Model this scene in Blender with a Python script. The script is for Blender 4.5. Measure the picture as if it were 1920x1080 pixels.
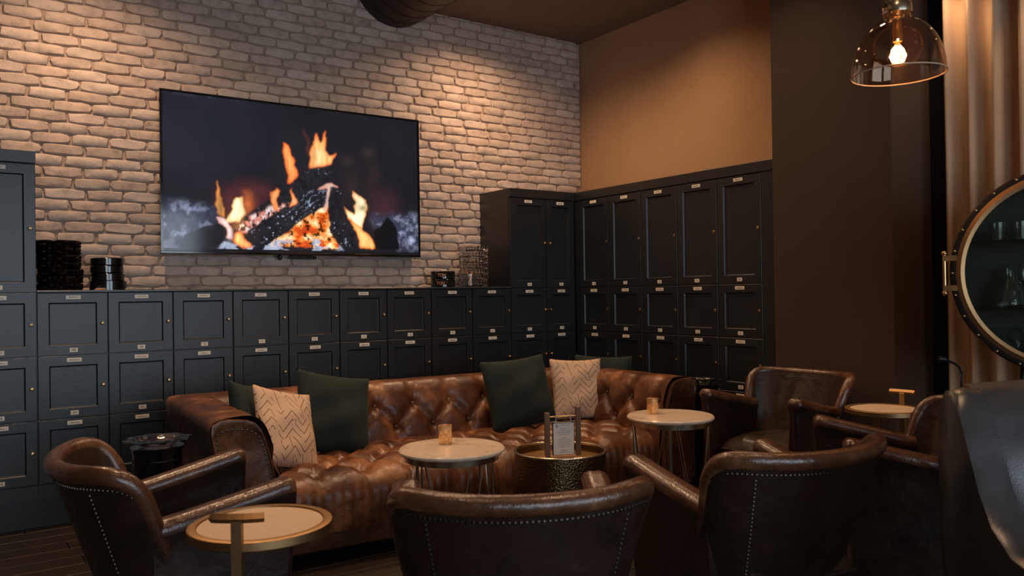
import bpy, bmesh, math, random
import numpy as np
from mathutils import Vector, Matrix
random.seed(7); RNG = np.random.default_rng(7)
PI = math.pi
for o in list(bpy.data.objects): bpy.data.objects.remove(o)
SC = bpy.context.scene; COL = SC.collection

# ------------------------------------------------------------------ camera
CAM = Vector((-4.6802, -5.5696, 1.2582))
yaw, pit, rol = (math.radians(a) for a in (35.0684, 0.3954, 0.8303))
fw = Vector((math.sin(yaw)*math.cos(pit), math.cos(yaw)*math.cos(pit), math.sin(pit)))
r0 = Vector((math.cos(yaw), -math.sin(yaw), 0)); u0 = r0.cross(fw)
rr = r0*math.cos(rol) - u0*math.sin(rol); uu = r0*math.sin(rol) + u0*math.cos(rol)
cd = bpy.data.cameras.new('camera'); cam = bpy.data.objects.new('camera', cd); COL.objects.link(cam)
M = Matrix((rr, uu, -fw)).transposed().to_4x4(); M.translation = CAM; cam.matrix_world = M
cd.sensor_width = 36; cd.lens = 1520.73/1920*36; cd.clip_start = .05
cd.dof.use_dof = True; cd.dof.focus_distance = 4.5; cd.dof.aperture_fstop = 4.8
SC.camera = cam

# ------------------------------------------------------------------ light and exposure
SC.view_settings.view_transform = 'Standard'; SC.view_settings.look = 'None'
SC.view_settings.gamma = 1; SC.view_settings.use_curve_mapping = False
SC.view_settings.exposure = 0.0
W = bpy.data.worlds.new('world'); SC.world = W; W.use_nodes = True
W.node_tree.nodes['Background'].inputs[0].default_value = (.55, .72, 1, 1)
W.node_tree.nodes['Background'].inputs[1].default_value = .6
def area(name, loc, rot, sx, sy, power, color):
    l = bpy.data.lights.new(name, 'AREA'); l.shape = 'RECTANGLE'; l.size = sx; l.size_y = sy
    l.energy = power; l.color = color
    o = bpy.data.objects.new(name, l); COL.objects.link(o); o.location = loc; o.rotation_euler = rot; return o
# daylight entering by the two windows of the street wall behind the camera
area('window_daylight', (-5.2, -8.9, 1.65), (PI/2, 0, 0), 2.3, 2.1, 60, (.76, .88, 1))
area('window_daylight', (-2.3, -8.9, 1.65), (PI/2, 0, 0), 2.3, 2.1, 60, (.76, .88, 1))
def spot(loc, target, power, size=95, blend=.8, color=(1, .62, .36), rad=.045):
    l = bpy.data.lights.new('downlight_lamp', 'SPOT'); l.energy = power; l.color = color
    l.spot_size = math.radians(size); l.spot_blend = blend; l.shadow_soft_size = rad
    o = bpy.data.objects.new('downlight_lamp', l); COL.objects.link(o); o.location = loc
    d = Vector(target)-Vector(loc); o.rotation_euler = d.to_track_quat('-Z', 'Y').to_euler(); return o
CEIL = 3.478
DOWN = [((-4.05, -.72), 100, 150), ((-1.22, -.66), 100, 150), ((-.70, -1.55), 42, 140), ((-1.02, -2.62), 34, 110),
        ((-2.65, -2.0), 125, 110), ((-1.6, -3.3), 85, 100), ((-3.9, -2.7), 70, 100), ((-2.9, -4.6), 50, 110), ((-4.6, -4.4), 26, 100)]
for (x, y), p, s in DOWN: spot((x, y, CEIL-.03), (x, y, 0), p, s, 1.0, rad=.045 if s > 135 else .085)
TRACK = [(-.33, -3.42), (-.33, -3.95), (-.33, -4.6)]
for x, y in TRACK: spot((x, y, 3.02), (-.14, y, 1.6), 20, 80, .9)

# ------------------------------------------------------------------ node helpers
def newmat(name):
    m = bpy.data.materials.new(name); m.use_nodes = True; nt = m.node_tree
    return m, nt, nt.nodes['Principled BSDF']
def L(nt, a, b): nt.links.new(a, b)
def N(nt, t, **kw):
    n = nt.nodes.new(t)
    for k, v in kw.items():
        if k in n.inputs.keys() if isinstance(k, str) else False: n.inputs[k].default_value = v
        else: setattr(n, k, v)
    return n
def noise(nt, scale, detail=4, coord=None, rough=.55):
    n = nt.nodes.new('ShaderNodeTexNoise'); n.inputs['Scale'].default_value = scale
    n.inputs['Detail'].default_value = detail; n.inputs['Roughness'].default_value = rough
    if coord is None:
        tc = nt.nodes.new('ShaderNodeTexCoord'); coord = tc.outputs['Object']
    L(nt, coord, n.inputs['Vector']); return n
def ramp(nt, fac, stops):
    r = nt.nodes.new('ShaderNodeValToRGB'); e = r.color_ramp.elements
    while len(e) < len(stops): e.new(.5)
    for el, (p, c) in zip(e, stops): el.position = p; el.color = (*c, 1)
    L(nt, fac, r.inputs[0]); return r
def bump(nt, b, h, strength, dist=.01):
    n = nt.nodes.new('ShaderNodeBump'); n.inputs['Strength'].default_value = strength
    n.inputs['Distance'].default_value = dist; L(nt, h, n.inputs['Height']); L(nt, n.outputs[0], b.inputs['Normal']); return n
def simple(name, col, rough=.5, metal=0, nscale=0, var=.15, bstr=0, coat=0, bscale=None):
    m, nt, b = newmat(name); b.inputs['Roughness'].default_value = rough; b.inputs['Metallic'].default_value = metal
    b.inputs['Base Color'].default_value = (*col, 1)
    if coat: b.inputs['Coat Weight'].default_value = coat; b.inputs['Coat Roughness'].default_value = .08
    if nscale:
        n = noise(nt, nscale)
        r = ramp(nt, n.outputs[0], [(.3, tuple(c*(1-var) for c in col)), (.7, tuple(min(1, c*(1+var)) for c in col))])
        L(nt, r.outputs[0], b.inputs['Base Color'])
    if bstr:
        n2 = noise(nt, bscale or nscale or 40, 6); bump(nt, b, n2.outputs[0], bstr, .004)
    return m
def leather(name, dark, mid, worn, rough=(.26, .48), wear=.62):
    m, nt, b = newmat(name)
    tc = nt.nodes.new('ShaderNodeTexCoord'); c = tc.outputs['Object']
    n1 = noise(nt, 5.5, 6, c, .62)
    r = ramp(nt, n1.outputs[0], [(.32, dark), (.52, mid), (wear, mid), (wear+.16, worn)])
    L(nt, r.outputs[0], b.inputs['Base Color'])
    n2 = noise(nt, 14, 5, c)
    mr = nt.nodes.new('ShaderNodeMapRange'); mr.inputs['To Min'].default_value = rough[0]; mr.inputs['To Max'].default_value = rough[1]
    mr.inputs['From Min'].default_value = .3; mr.inputs['From Max'].default_value = .7
    L(nt, n2.outputs[0], mr.inputs['Value']); L(nt, mr.outputs[0], b.inputs['Roughness'])
    n3 = noise(nt, 9, 3, c); n3.inputs['Distortion'].default_value = .6
    v = nt.nodes.new('ShaderNodeTexVoronoi'); v.inputs['Scale'].default_value = 240; L(nt, c, v.inputs['Vector'])
    ma = nt.nodes.new('ShaderNodeMath'); ma.operation = 'MULTIPLY_ADD'; ma.inputs[1].default_value = .035
    sc_ = nt.nodes.new('ShaderNodeMath'); sc_.operation = 'MULTIPLY'; sc_.inputs[1].default_value = .12 if name == 'black_leather' else .6
    L(nt, n3.outputs[0], sc_.inputs[0]); L(nt, v.outputs['Distance'], ma.inputs[0]); L(nt, sc_.outputs[0], ma.inputs[2])
    bump(nt, b, ma.outputs[0], .5, .02)
    b.inputs['Specular IOR Level'].default_value = .55
    return m
MT = {}
MT['chair'] = leather('brown_leather', (.011, .006, .004), (.028, .0135, .008), (.065, .030, .016))
MT['rim'] = leather('worn_highlit_rim_leather', (.04, .016, .008), (.095, .037, .017), (.25, .11, .046), (.22, .34), .52)  # worn rims and arm tops, colour also lightened to paint in highlights from above
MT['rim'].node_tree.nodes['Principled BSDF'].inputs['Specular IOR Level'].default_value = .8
MT['sofa'] = leather('tan_brown_leather', (.04, .014, .006), (.125, .046, .018), (.33, .145, .058), (.26, .44), .52)
MT['blackleather'] = leather('black_leather', (.018, .020, .022), (.034, .037, .041), (.06, .063, .067), (.28, .40))
MT['blackleather'].node_tree.nodes['Bump'].inputs['Strength'].default_value = .25
MT['blackleather'].node_tree.nodes['Principled BSDF'].inputs['Specular IOR Level'].default_value = .9
MT['locker'] = simple('blue_black_paint', (.0065, .0088, .0098), .40, 0, 6, .3, .12, bscale=60)
MT['locker'].node_tree.nodes['Principled BSDF'].inputs['Specular IOR Level'].default_value = .85
MT['lockerinner'] = simple('dark_carcass', (.006, .009, .010), .6, 0, 8, .2)
MT['counter'] = simple('counter_edge', (.035, .042, .045), .3, 0, 12, .2)
MT['brass'] = simple('aged_brass', (.62, .40, .18), .3, 1, 20, .2)
MT['satinbrass'] = simple('satin_brass', (.40, .245, .115), .45, 1, 10, .12, .1)
MT['steelbrass'] = simple('pale_brass', (.62, .52, .38), .25, 1, 20, .15)
MT['plate'] = simple('cream_plate', (.93, .82, .66), .35, 0, 90, .1)
MT['ink'] = simple('plate_ink', (.10, .05, .03), .6, 0, 50, .1)
MT['blackgloss'] = simple('black_gloss', (.006, .006, .007), .12, 0, 12, .2, coat=.6)
MT['blackplastic'] = simple('black_plastic', (.008, .008, .009), .35, 0, 30, .2)
MT['darkmetal'] = simple('dark_metal', (.03, .028, .026), .4, .8, 30, .2)
MT['nail'] = simple('antique_nail', (.10, .085, .07), .38, 1, 60, .25)
MT['woodleg'] = simple('dark_leg_wood', (.02, .01, .006), .4, 0, 12, .3)
MT['wood'] = simple('oiled_oak', (.36, .17, .07), .5, 0, 18, .25, .1)
MT['woodd'] = simple('walnut', (.15, .075, .035), .5, 0, 18, .25, .1)
MT['green'] = simple('dark_green_velvet', (.006, .015, .012), .9, 0, 7, .35, .3, bscale=180)
MT['green'].node_tree.nodes['Principled BSDF'].inputs['Sheen Weight'].default_value = .10
MT['green'].node_tree.nodes['Principled BSDF'].inputs['Sheen Tint'].default_value = (.25, .4, .33, 1)
MT['paper'] = simple('menu_paper', (.80, .74, .66), .6, 0, 30, .04)
MT['wax'] = simple('candle_wax', (.85, .75, .6), .5, 0, 30, .05)
MT['beige'] = simple('beige_paint', (.46, .275, .15), .85, 0, 2.5, .05, .25, bscale=140)
MT['column'] = simple('dark_brown_paint', (.065, .036, .022), .8, 0, 3, .07, .25, bscale=140)
MT['pillarside'] = MT['column']
MT['ceiling'] = simple('brown_ceiling_paint', (.20, .138, .10), .85, 0, 2.5, .08, .2, bscale=90)
MT['roomwall'] = simple('taupe_paint', (.17, .10, .06), .85, 0, 2, .08)
MT['duct'] = simple('brown_duct_metal', (.05, .033, .023), .5, .4, 8, .2)
MT['floorboard'] = simple('dark_floor_oak', (.020, .0145, .010), .5, 0, 9, .35, .15, bscale=30)
MT['mortar'] = simple('painted_mortar', (.41, .31, .245), .9, 0, 30, .2, .5, bscale=120)
MT['curtain'] = simple('tan_curtain_cloth', (.50, .35, .225), .85, 0, 3, .1, .3, bscale=260)
MT['bricks'] = []
for i, (c, v) in enumerate([((.60, .485, .41), .10), ((.66, .54, .46), .09), ((.54, .43, .355), .12), ((.61, .475, .395), .12)]):
    m, nt, b = newmat('whitewashed_brick'); b.inputs['Roughness'].default_value = .85
    tc = nt.nodes.new('ShaderNodeTexCoord'); ge = nt.nodes.new('ShaderNodeNewGeometry')
    n = noise(nt, 16, 6, ge.outputs['Position'], .65)
    r = ramp(nt, n.outputs[0], [(.28, tuple(x*(1-3*v) for x in c)), (.5, c), (.75, tuple(min(1, x*(1+v)) for x in c))])
    L(nt, r.outputs[0], b.inputs['Base Color'])
    n2 = noise(nt, 55, 8, ge.outputs['Position'], .7); bump(nt, b, n2.outputs[0], .7, .006)
    MT['bricks'].append(m)
# marble
m, nt, b = newmat('cream_marble'); n = noise(nt, 9, 8, None, .6); n.inputs['Distortion'].default_value = 1.2
r = ramp(nt, n.outputs[0], [(.3, (.50, .37, .27)), (.48, (.74, .60, .46)), (.7, (.80, .67, .53))]); L(nt, r.outputs[0], b.inputs['Base Color'])
b.inputs['Roughness'].default_value = .16; MT['marble'] = m
MT['inlay'] = simple('cream_stone_inlay', (.78, .60, .42), .35, 0, 60, .06)
# hammered brass
m, nt, b = newmat('hammered_brass'); b.inputs['Metallic'].default_value = 1; b.inputs['Roughness'].default_value = .3
tc = nt.nodes.new('ShaderNodeTexCoord'); v = nt.nodes.new('ShaderNodeTexVoronoi'); v.inputs['Scale'].default_value = 150
v.feature = 'SMOOTH_F1'; L(nt, tc.outputs['Object'], v.inputs['Vector']); bump(nt, b, v.outputs['Distance'], .6, .004)
n = noise(nt, 8); r = ramp(nt, n.outputs[0], [(.3, (.11, .07, .035)), (.7, (.26, .17, .085))]); L(nt, r.outputs[0], b.inputs['Base Color'])
MT['hammer'] = m
# mercury-glass votive
m, nt, b = newmat('gold_mercury_glass'); b.inputs['Metallic'].default_value = .6
n = noise(nt, 60, 6); r = ramp(nt, n.outputs[0], [(.35, (.55, .30, .12)), (.6, (.95, .62, .30))]); L(nt, r.outputs[0], b.inputs['Base Color'])
b.inputs['Roughness'].default_value = .34; MT['votive'] = m
def glassmat(name, tint, gloss=.06, rough=.02, facing=.5):
    m = bpy.data.materials.new(name); m.use_nodes = True; nt = m.node_tree
    for n in list(nt.nodes):
        if n.type != 'OUTPUT_MATERIAL': nt.nodes.remove(n)
    out = [n for n in nt.nodes if n.type == 'OUTPUT_MATERIAL'][0]
    t = nt.nodes.new('ShaderNodeBsdfTransparent'); t.inputs[0].default_value = (*tint, 1)
    g = nt.nodes.new('ShaderNodeBsdfGlossy'); g.inputs['Roughness'].default_value = rough
    lw = nt.nodes.new('ShaderNodeLayerWeight'); lw.inputs[0].default_value = facing
    mr = nt.nodes.new('ShaderNodeMapRange'); mr.inputs['To Min'].default_value = gloss; mr.inputs['To Max'].default_value = .75
    pw = nt.nodes.new('ShaderNodeMath'); pw.operation = 'POWER'; pw.inputs[1].default_value = 2.2
    L(nt, lw.outputs['Facing'], pw.inputs[0]); L(nt, pw.outputs[0], mr.inputs['Value'])
    mx = nt.nodes.new('ShaderNodeMixShader'); L(nt, mr.outputs[0], mx.inputs[0]); L(nt, t.outputs[0], mx.inputs[1]); L(nt, g.outputs[0], mx.inputs[2])
    L(nt, mx.outputs[0], out.inputs[0]); return m
MT['clearglass'] = glassmat('clear_glass', (.93, .95, .94))
MT['lampglass'] = glassmat('amber_tinted_glass', (.95, .84, .74), .05, .03)
MT['crystal'] = simple('cut_crystal', (.97, .96, .98), .06)
MT['crystal'].node_tree.nodes['Principled BSDF'].inputs['Transmission Weight'].default_value = 1.0
MT['blackcrystal'] = glassmat('smoked_black_crystal', (.02, .025, .022), .05, .1, .4)
MT['paneglass'] = glassmat('dark_pane_glass', (.82, .88, .84), .03, .04, .3)
MT['case'] = simple('dark_olive_case', (.045, .048, .040), .45, 0, 8, .25)
MT['cedar'] = simple('cedar_stick', (.75, .27, .07), .5, 0, 20, .1)
def emit(name, col, s):
    m, nt, b = newmat(name); b.inputs['Base Color'].default_value = (*col, 1)
    b.inputs['Emission Color'].default_value = (*col, 1); b.inputs['Emission Strength'].default_value = s; return m
MT['bulb'] = emit('glowing_filament', (1, .62, .28), 60)
MT['lamp'] = emit('downlight_glow', (1, .6, .3), 14)
# embroidered pillow: chevron and parallelogram gold lines
m, nt, b = newmat('beige_pillow_cloth'); b.inputs['Roughness'].default_value = .75
tc = nt.nodes.new('ShaderNodeTexCoord'); sx = nt.nodes.new('ShaderNodeSeparateXYZ'); L(nt, tc.outputs['Generated'], sx.inputs[0])
def MA(op, a, b_=None, c_=None):
    n = nt.nodes.new('ShaderNodeMath'); n.operation = op
    for i, v in enumerate((a, b_, c_)):
        if v is None: continue
        if isinstance(v, (int, float)): n.inputs[i].default_value = v
        else: L(nt, v, n.inputs[i])
    return n.outputs[0]
X, Z = sx.outputs['X'], sx.outputs['Z']
tri = MA('ABSOLUTE', MA('SUBTRACT', MA('FRACT', MA('MULTIPLY', X, 3)), .5))
q1 = MA('FRACT', MA('MULTIPLY', MA('MULTIPLY_ADD', tri, .34, Z), 9))
l1 = MA('LESS_THAN', q1, .11)
l2 = MA('LESS_THAN', MA('FRACT', MA('MULTIPLY_ADD', Z, 1.3, MA('MULTIPLY', X, 6))), .05)
nn = noise(nt, 6, 1, tc.outputs['Generated']); keep = MA('GREATER_THAN', nn.outputs[0], .46)
lines = MA('MAXIMUM', MA('MULTIPLY', l1, keep), MA('MULTIPLY', l2, MA('SUBTRACT', 1.0, keep)))
mx = nt.nodes.new('ShaderNodeMix'); mx.data_type = 'RGBA'; L(nt, lines, mx.inputs[0])
mx.inputs[6].default_value = (.62, .43, .285, 1); mx.inputs[7].default_value = (.16, .085, .045, 1)
L(nt, mx.outputs[2], b.inputs['Base Color']); L(nt, MA('MULTIPLY', lines, .8), b.inputs['Metallic'])
L(nt, MA('MULTIPLY_ADD', lines, -.45, .8), b.inputs['Roughness'])
wv = noise(nt, 160, 3); bump(nt, b, wv.outputs[0], .2, .002)
MT['pillow'] = m

# ------------------------------------------------------------------ mesh helpers
class MB:
    def __init__(s): s.v = []; s.f = []; s.m = []; s.M = Matrix.Identity(4)
    def add(s, vs, fs, mi=0):
        o = len(s.v); s.v += [tuple(s.M @ Vector(p)) for p in vs]; s.f += [tuple(i+o for i in f) for f in fs]; s.m += [mi]*len(fs); return s
    def box(s, x0, x1, y0, y1, z0, z1, mi=0, c=0):
        if c:
            pts = []; 
            def ring(z, k): return [(x0+k, y0+k*0+0, z)]
            c = min(c, (x1-x0)/2.2, (y1-y0)/2.2, (z1-z0)/2.2)
            vs = []
            for z, k in ((z0, c), (z0+c, 0), (z1-c, 0), (z1, c)):
                vs += [(x0+k+(c if 0 else 0), y0+k, z), (x1-k, y0+k, z), (x1-k, y1-k, z), (x0+k, y1-k, z)]
            fs = [(3, 2, 1, 0), (12, 13, 14, 15)]
            for i in range(3):
                for j in range(4): a = i*4+j; b = i*4+(j+1) % 4; fs.append((a, b, b+4, a+4))
            return s.add(vs, fs, mi)
        vs = [(x0, y0, z0), (x1, y0, z0), (x1, y1, z0), (x0, y1, z0), (x0, y0, z1), (x1, y0, z1), (x1, y1, z1), (x0, y1, z1)]
        return s.add(vs, [(0, 3, 2, 1), (4, 5, 6, 7), (0, 1, 5, 4), (1, 2, 6, 5), (2, 3, 7, 6), (3, 0, 4, 7)], mi)
    def lathe(s, prof, n=32, c=(0, 0, 0), mi=0, closed=False, mod=None):
        vs = []; k = len(prof)
        for i in range(n):
            a = 2*PI*i/n
            for (r, z) in prof:
                q = mod(a, r, z) if mod else (r, z)
                vs.append((c[0]+q[0]*math.cos(a), c[1]+q[0]*math.sin(a), c[2]+q[1]))
        fs = []
        for i in range(n):
            j = (i+1) % n
            for t in range(k-1 if not closed else k): u = (t+1) % k; fs.append((i*k+t, j*k+t, j*k+u, i*k+u))
        return s.add(vs, fs, mi)
    def tube(s, path, rad, n=10, mi=0, closed=False, up=(0, 0, 1), sc=(1, 1)):
        P = [Vector(p) for p in path]; m_ = len(P); vs = []; U = Vector(up)
        for i, p in enumerate(P):
            a = P[(i-1) % m_] if (closed or i > 0) else P[i]; b = P[(i+1) % m_] if (closed or i < m_-1) else P[i]
            t = (b-a).normalized(); sd = t.cross(U)
            if sd.length < 1e-4: sd = t.cross(Vector((1, 0, 0)))
            sd.normalize(); up2 = sd.cross(t)
            r = rad(i/(m_-1)) if callable(rad) else rad
            for k in range(n): a_ = 2*PI*k/n; vs.append(tuple(p+sd*(r*sc[0]*math.cos(a_))+up2*(r*sc[1]*math.sin(a_))))
        fs = []
        for i in range(m_ if closed else m_-1):
            j = (i+1) % m_
            for k in range(n): l = (k+1) % n; fs.append((i*n+k, i*n+l, j*n+l, j*n+k))
        if not closed: fs.append(tuple(range(n))[::-1]); fs.append(tuple((m_-1)*n+k for k in range(n)))
        return s.add(vs, fs, mi)
    def cyl(s, p0, p1, r0_, r1_=None, n=14, mi=0):
        r1_ = r0_ if r1_ is None else r1_
        return s.tube([p0, p1], lambda t: r0_+(r1_-r0_)*t, n, mi)
    def dome(s, c, d, r, mi=0, n=7, flat=.7):
        d = Vector(d).normalized(); a = d.orthogonal().normalized(); b_ = d.cross(a); c = Vector(c); vs = []
        for (q, h) in ((1, 0), (.75, .62)):
            for i in range(n): t = 2*PI*i/n; vs.append(tuple(c+(a*math.cos(t)+b_*math.sin(t))*r*q+d*r*h*flat))
        vs.append(tuple(c+d*r*flat)); fs = [(i, (i+1) % n, n+(i+1) % n, n+i) for i in range(n)]+[(n+i, n+(i+1) % n, 2*n) for i in range(n)]
        return s.add(vs, fs, mi)
    def sphere(s, c, r, mi=0, n=16, sc=(1, 1, 1)):
        k = max(5, n//2); vs = [(c[0], c[1], c[2]-r*sc[2])]
        for i in range(1, k):
            ph = PI*i/k-PI/2
            for j in range(n): a = 2*PI*j/n; vs.append((c[0]+r*sc[0]*math.cos(ph)*math.cos(a), c[1]+r*sc[1]*math.cos(ph)*math.sin(a), c[2]+r*sc[2]*math.sin(ph)))
        vs.append((c[0], c[1], c[2]+r*sc[2])); t = len(vs)-1; fs = [(0, 1+(j+1) % n, 1+j) for j in range(n)]
        for i in range(k-2):
            for j in range(n): a = 1+i*n+j; b_ = 1+i*n+(j+1) % n; fs.append((a, b_, b_+n, a+n))
        fs += [(t-n+j, t-n+(j+1) % n, t) for j in range(n)]
        return s.add(vs, fs, mi)
    def grid(s, fn, nu, nv, mi=0, cu=False, cv=False):
        vs = [fn(i/(nu if cu else nu-1), j/(nv if cv else nv-1)) for i in range(nu) for j in range(nv)]; fs = []
        for i in range(nu if cu else nu-1):
            for j in range(nv if cv else nv-1):
                a = i*nv+j; b_ = ((i+1) % nu)*nv+j; c_ = ((i+1) % nu)*nv+(j+1) % nv; d = i*nv+(j+1) % nv; fs.append((a, b_, c_, d))
        return s.add(vs, fs, mi)
    def prism(s, poly, y0, y1, mi=0):      # polygon in xz, extruded along y
        n = len(poly); vs = [(x, y0, z) for x, z in poly]+[(x, y1, z) for x, z in poly]
        return s.add(vs, [tuple(range(n)), tuple(range(2*n-1, n-1, -1))]+[(i, i+n, (i+1) % n+n, (i+1) % n) for i in range(n)], mi)
    def mesh(s, name, mats, smooth=True, fix=True):
        me = bpy.data.meshes.new(name); me.from_pydata(s.v, [], s.f)
        mats = mats if isinstance(mats, (list, tuple)) else [mats]
        for mm in mats: me.materials.append(mm)
        me.polygons.foreach_set('material_index', s.m)
        if fix:
            bm = bmesh.new(); bm.from_mesh(me); bmesh.ops.recalc_face_normals(bm, faces=bm.faces); bm.to_mesh(me); bm.free()
        if smooth: me.shade_smooth()
        try: me.set_sharp_from_angle(angle=math.radians(38 if smooth is True else smooth))
        except Exception: pass
        me.update(); return me
    def obj(s, name, mats, parent=None, smooth=True, fix=True): return put(name, s.mesh(name, mats, smooth, fix), parent)
def put(name, me, parent=None, loc=None, rot=None, scale=None):
    o = bpy.data.objects.new(name, me); COL.objects.link(o)
    if parent is not None: o.parent = parent
    if loc is not None: o.location = loc
    if rot is not None: o.rotation_euler = rot
    if scale is not None: o.scale = scale
    return o
def tag(o, label, cat, group=None, kind=None):
    if label: o['label'] = label
    if cat: o['category'] = cat
    if group: o['group'] = group
    if kind: o['kind'] = kind
    return o
def thing(name, label, cat, loc=(0, 0, 0), rz=0, group=None):
    o = bpy.data.objects.new(name, None); COL.objects.link(o); o.location = loc; o.rotation_euler = (0, 0, rz)
    o.empty_display_size = .1; return tag(o, label, cat, group)
def struct(o): o['kind'] = 'structure'; return o
def dup(root, loc, rz, label, group=None):
    r = root.copy(); COL.objects.link(r); r.location = loc; r.rotation_euler = (0, 0, rz); r['label'] = label
    if group: r['group'] = group
    for ch in list(root.children):
        c = ch.copy(); COL.objects.link(c); c.parent = r
        for g in ch.children: d = g.copy(); COL.objects.link(d); d.parent = c
    return r
def textmesh(txt, size):
    cu = bpy.data.curves.new('t', 'FONT'); cu.body = txt; cu.size = size; cu.align_x = 'CENTER'; cu.align_y = 'CENTER'; cu.resolution_u = 2
    o = bpy.data.objects.new('t', cu); COL.objects.link(o); bpy.context.view_layer.update()
    dg = bpy.context.evaluated_depsgraph_get(); me = bpy.data.meshes.new_from_object(o.evaluated_get(dg))
    vs = [tuple(v.co) for v in me.vertices]; fs = [tuple(p.vertices) for p in me.polygons]
    bpy.data.objects.remove(o); bpy.data.curves.remove(cu); bpy.data.meshes.remove(me); return vs, fs

# ================================================================== ROOM SHELL
X0, Y0 = -7.5, -9.0
fl = struct(MB().box(X0, .0, Y0, 0, -.12, -.016).obj('floor', MT['mortar'], smooth=False))
bm_ = MB(); vis = [] 
pw_ = .15; k = 0; ply = []
plank_m = {}
y = -6.3
while y < -.40:
    x = -6.0 + random.random()*-1.2
    while x < -.05:
        ln = random.choice([1.1, 1.4, 1.7]); x1 = min(x+ln, -.01)
        key = (round(x1-x, 2))
        if key not in plank_m: plank_m[key] = MB().box(0, x1-x-.004, 0, pw_-.004, -.016, 0, c=.002).mesh('plank', MT['floorboard'], False)
        if x1 > -5.8: put('plank', plank_m[key], fl, (x, y, random.uniform(-.0012, 0)))
        x = x1
    y += pw_
struct(MB().box(X0, .0, Y0, 0, CEIL, CEIL+.15).obj('ceiling', MT['ceiling'], smooth=False))
wall = struct(MB().box(X0, .12, .0, .15, 0, CEIL).obj('wall_back', MT['mortar'], smooth=False))
struct(MB().box(0, .15, Y0, 0, 0, CEIL).obj('wall_right', MT['beige'], smooth=False))
struct(MB().box(X0-.15, X0, Y0, .15, 0, CEIL).obj('wall_left', MT['roomwall'], smooth=False))
b = MB(); 
for x0, x1, z0, z1 in ((X0, -6.4, 0, CEIL), (-6.4, -1.1, 0, .55), (-6.4, -1.1, 2.75, CEIL), (-4.0, -3.5, .55, 2.75), (-1.1, 0, 0, CEIL)): b.box(x0, x1, Y0-.15, Y0, z0, z1)
struct(b.obj('wall_front', MT['roomwall'], smooth=False))
for i, (xa_, xb_) in enumerate(((-6.4, -4.0), (-3.5, -1.1))):
    w = struct(MB().box(xa_, xb_, -9.12, -9.11, .55, 2.75).obj(f'window_{i+1}', MT['clearglass'], smooth=False))
    f = MB()
    for a, c in ((xa_, xa_+.06), (xb_-.06, xb_)): f.box(a, c, -9.1, -9.02, .55, 2.75)
    for a, c in ((.55, .61), (2.69, 2.75)): f.box(xa_+.06, xb_-.06, -9.1, -9.02, a, c)
    f.box((xa_+xb_)/2-.03, (xa_+xb_)/2+.03, -9.1, -9.02, .61, 2.69)
    f.obj('window_frame', MT['blackplastic'], w, False)
# pillar at the end of the right-hand lockers
struct(MB().box(-.5, -.001, -3.182, -2.42, 0, CEIL-.001, c=.004).obj('pillar', MT['column'], smooth=False))
struct(MB().box(-.10, -.001, -3.30, -3.184, 0, CEIL-.002).obj('trim_1', MT['blackplastic'], smooth=False))

# ------------------------------------------------------------------ bricks on the back wall
def brick_mesh(seed, w=.208, h=.0605):
    rg = random.Random(seed); n = 14; base = []
    P = [(-1, -1), (-.55, -1), (0, -1), (.55, -1), (1, -1), (1, 0), (1, 1), (.55, 1), (0, 1), (-.55, 1), (-1, 1), (-1, 0)]
    out, inn = [], []
    for i, (a, c) in enumerate(P):
        corner = abs(a) == 1 and abs(c) == 1
        k = .035 if corner else 0
        x = a*w/2-(k*w*.5*a if corner else 0)+rg.uniform(-.0055, .0055); z = c*h/2-(.09*h*c if corner else 0)+rg.uniform(-.0034, .0034)
        out.append((x, z)); inn.append((x*.955+rg.uniform(-.002, .002), z*.80+rg.uniform(-.002, .002)))
    m = len(P); vs = [(x, .004, z) for x, z in out]+[(x*1.0, -.007+rg.uniform(-.002, .002), z) for x, z in out]
    vs += [(x, -.0135+rg.uniform(-.002, .002), z) for x, z in inn]
    vs += [(-.3*w, -.0145+rg.uniform(-.002, .002), 0), (.3*w, -.0145+rg.uniform(-.002, .002), 0)]
    fs = []
    for i in range(m):
        j = (i+1) % m; fs += [(i, j, m+j, m+i), (m+i, m+j, 2*m+j, 2*m+i)]
    A, B = 3*m, 3*m+1; R = [2*m+i for i in range(m)]
    for i in (11, 10, 9, 0, 1): pass
    left = [8, 9, 10, 11, 0, 1, 2]; right = [2, 3, 4, 5, 6, 7, 8]
    for a, c in zip(left, left[1:]): fs.append((R[a], R[c], A))
    for a, c in zip(right, right[1:]): fs.append((R[a], R[c], B))
    fs += [(R[2], B, A), (R[8], A, B)]
    return vs, fs
variants = [brick_mesh(i) for i in range(14)]
bw, bh = .219, .0665; cells = []
row = 0; z = 1.30+bh/2-.03
while z < CEIL+.03:
    x = -5.35+(bw/2 if row % 2 else 0)+random.uniform(-.02, .02)
    while x < -.01:
        w_ = bw*random.uniform(.93, 1.05); x1 = x+w_
        zc = z
        if x1 > -.012: x1 = -.006
        if x1-x > .05: cells.append(((x+x1)/2, zc, (x1-x-.010)/.208, row))
        x = x1
    row += 1; z += bh
def hidden(cx, cz):
    if -3.45 < cx < -1.75 and 1.62 < cz < 2.55: return True
    if cx > -1.0 and cz < 2.05: return True
    if cx < -4.75 or cz < 1.30: return True
    if cx < -4.30 and cz < 2.05: return True
    return False
visc = [c for c in cells if not hidden(c[0], c[1])]
visc.sort(key=lambda c: (Vector((c[0], 0, c[1]))-CAM).length)
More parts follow.
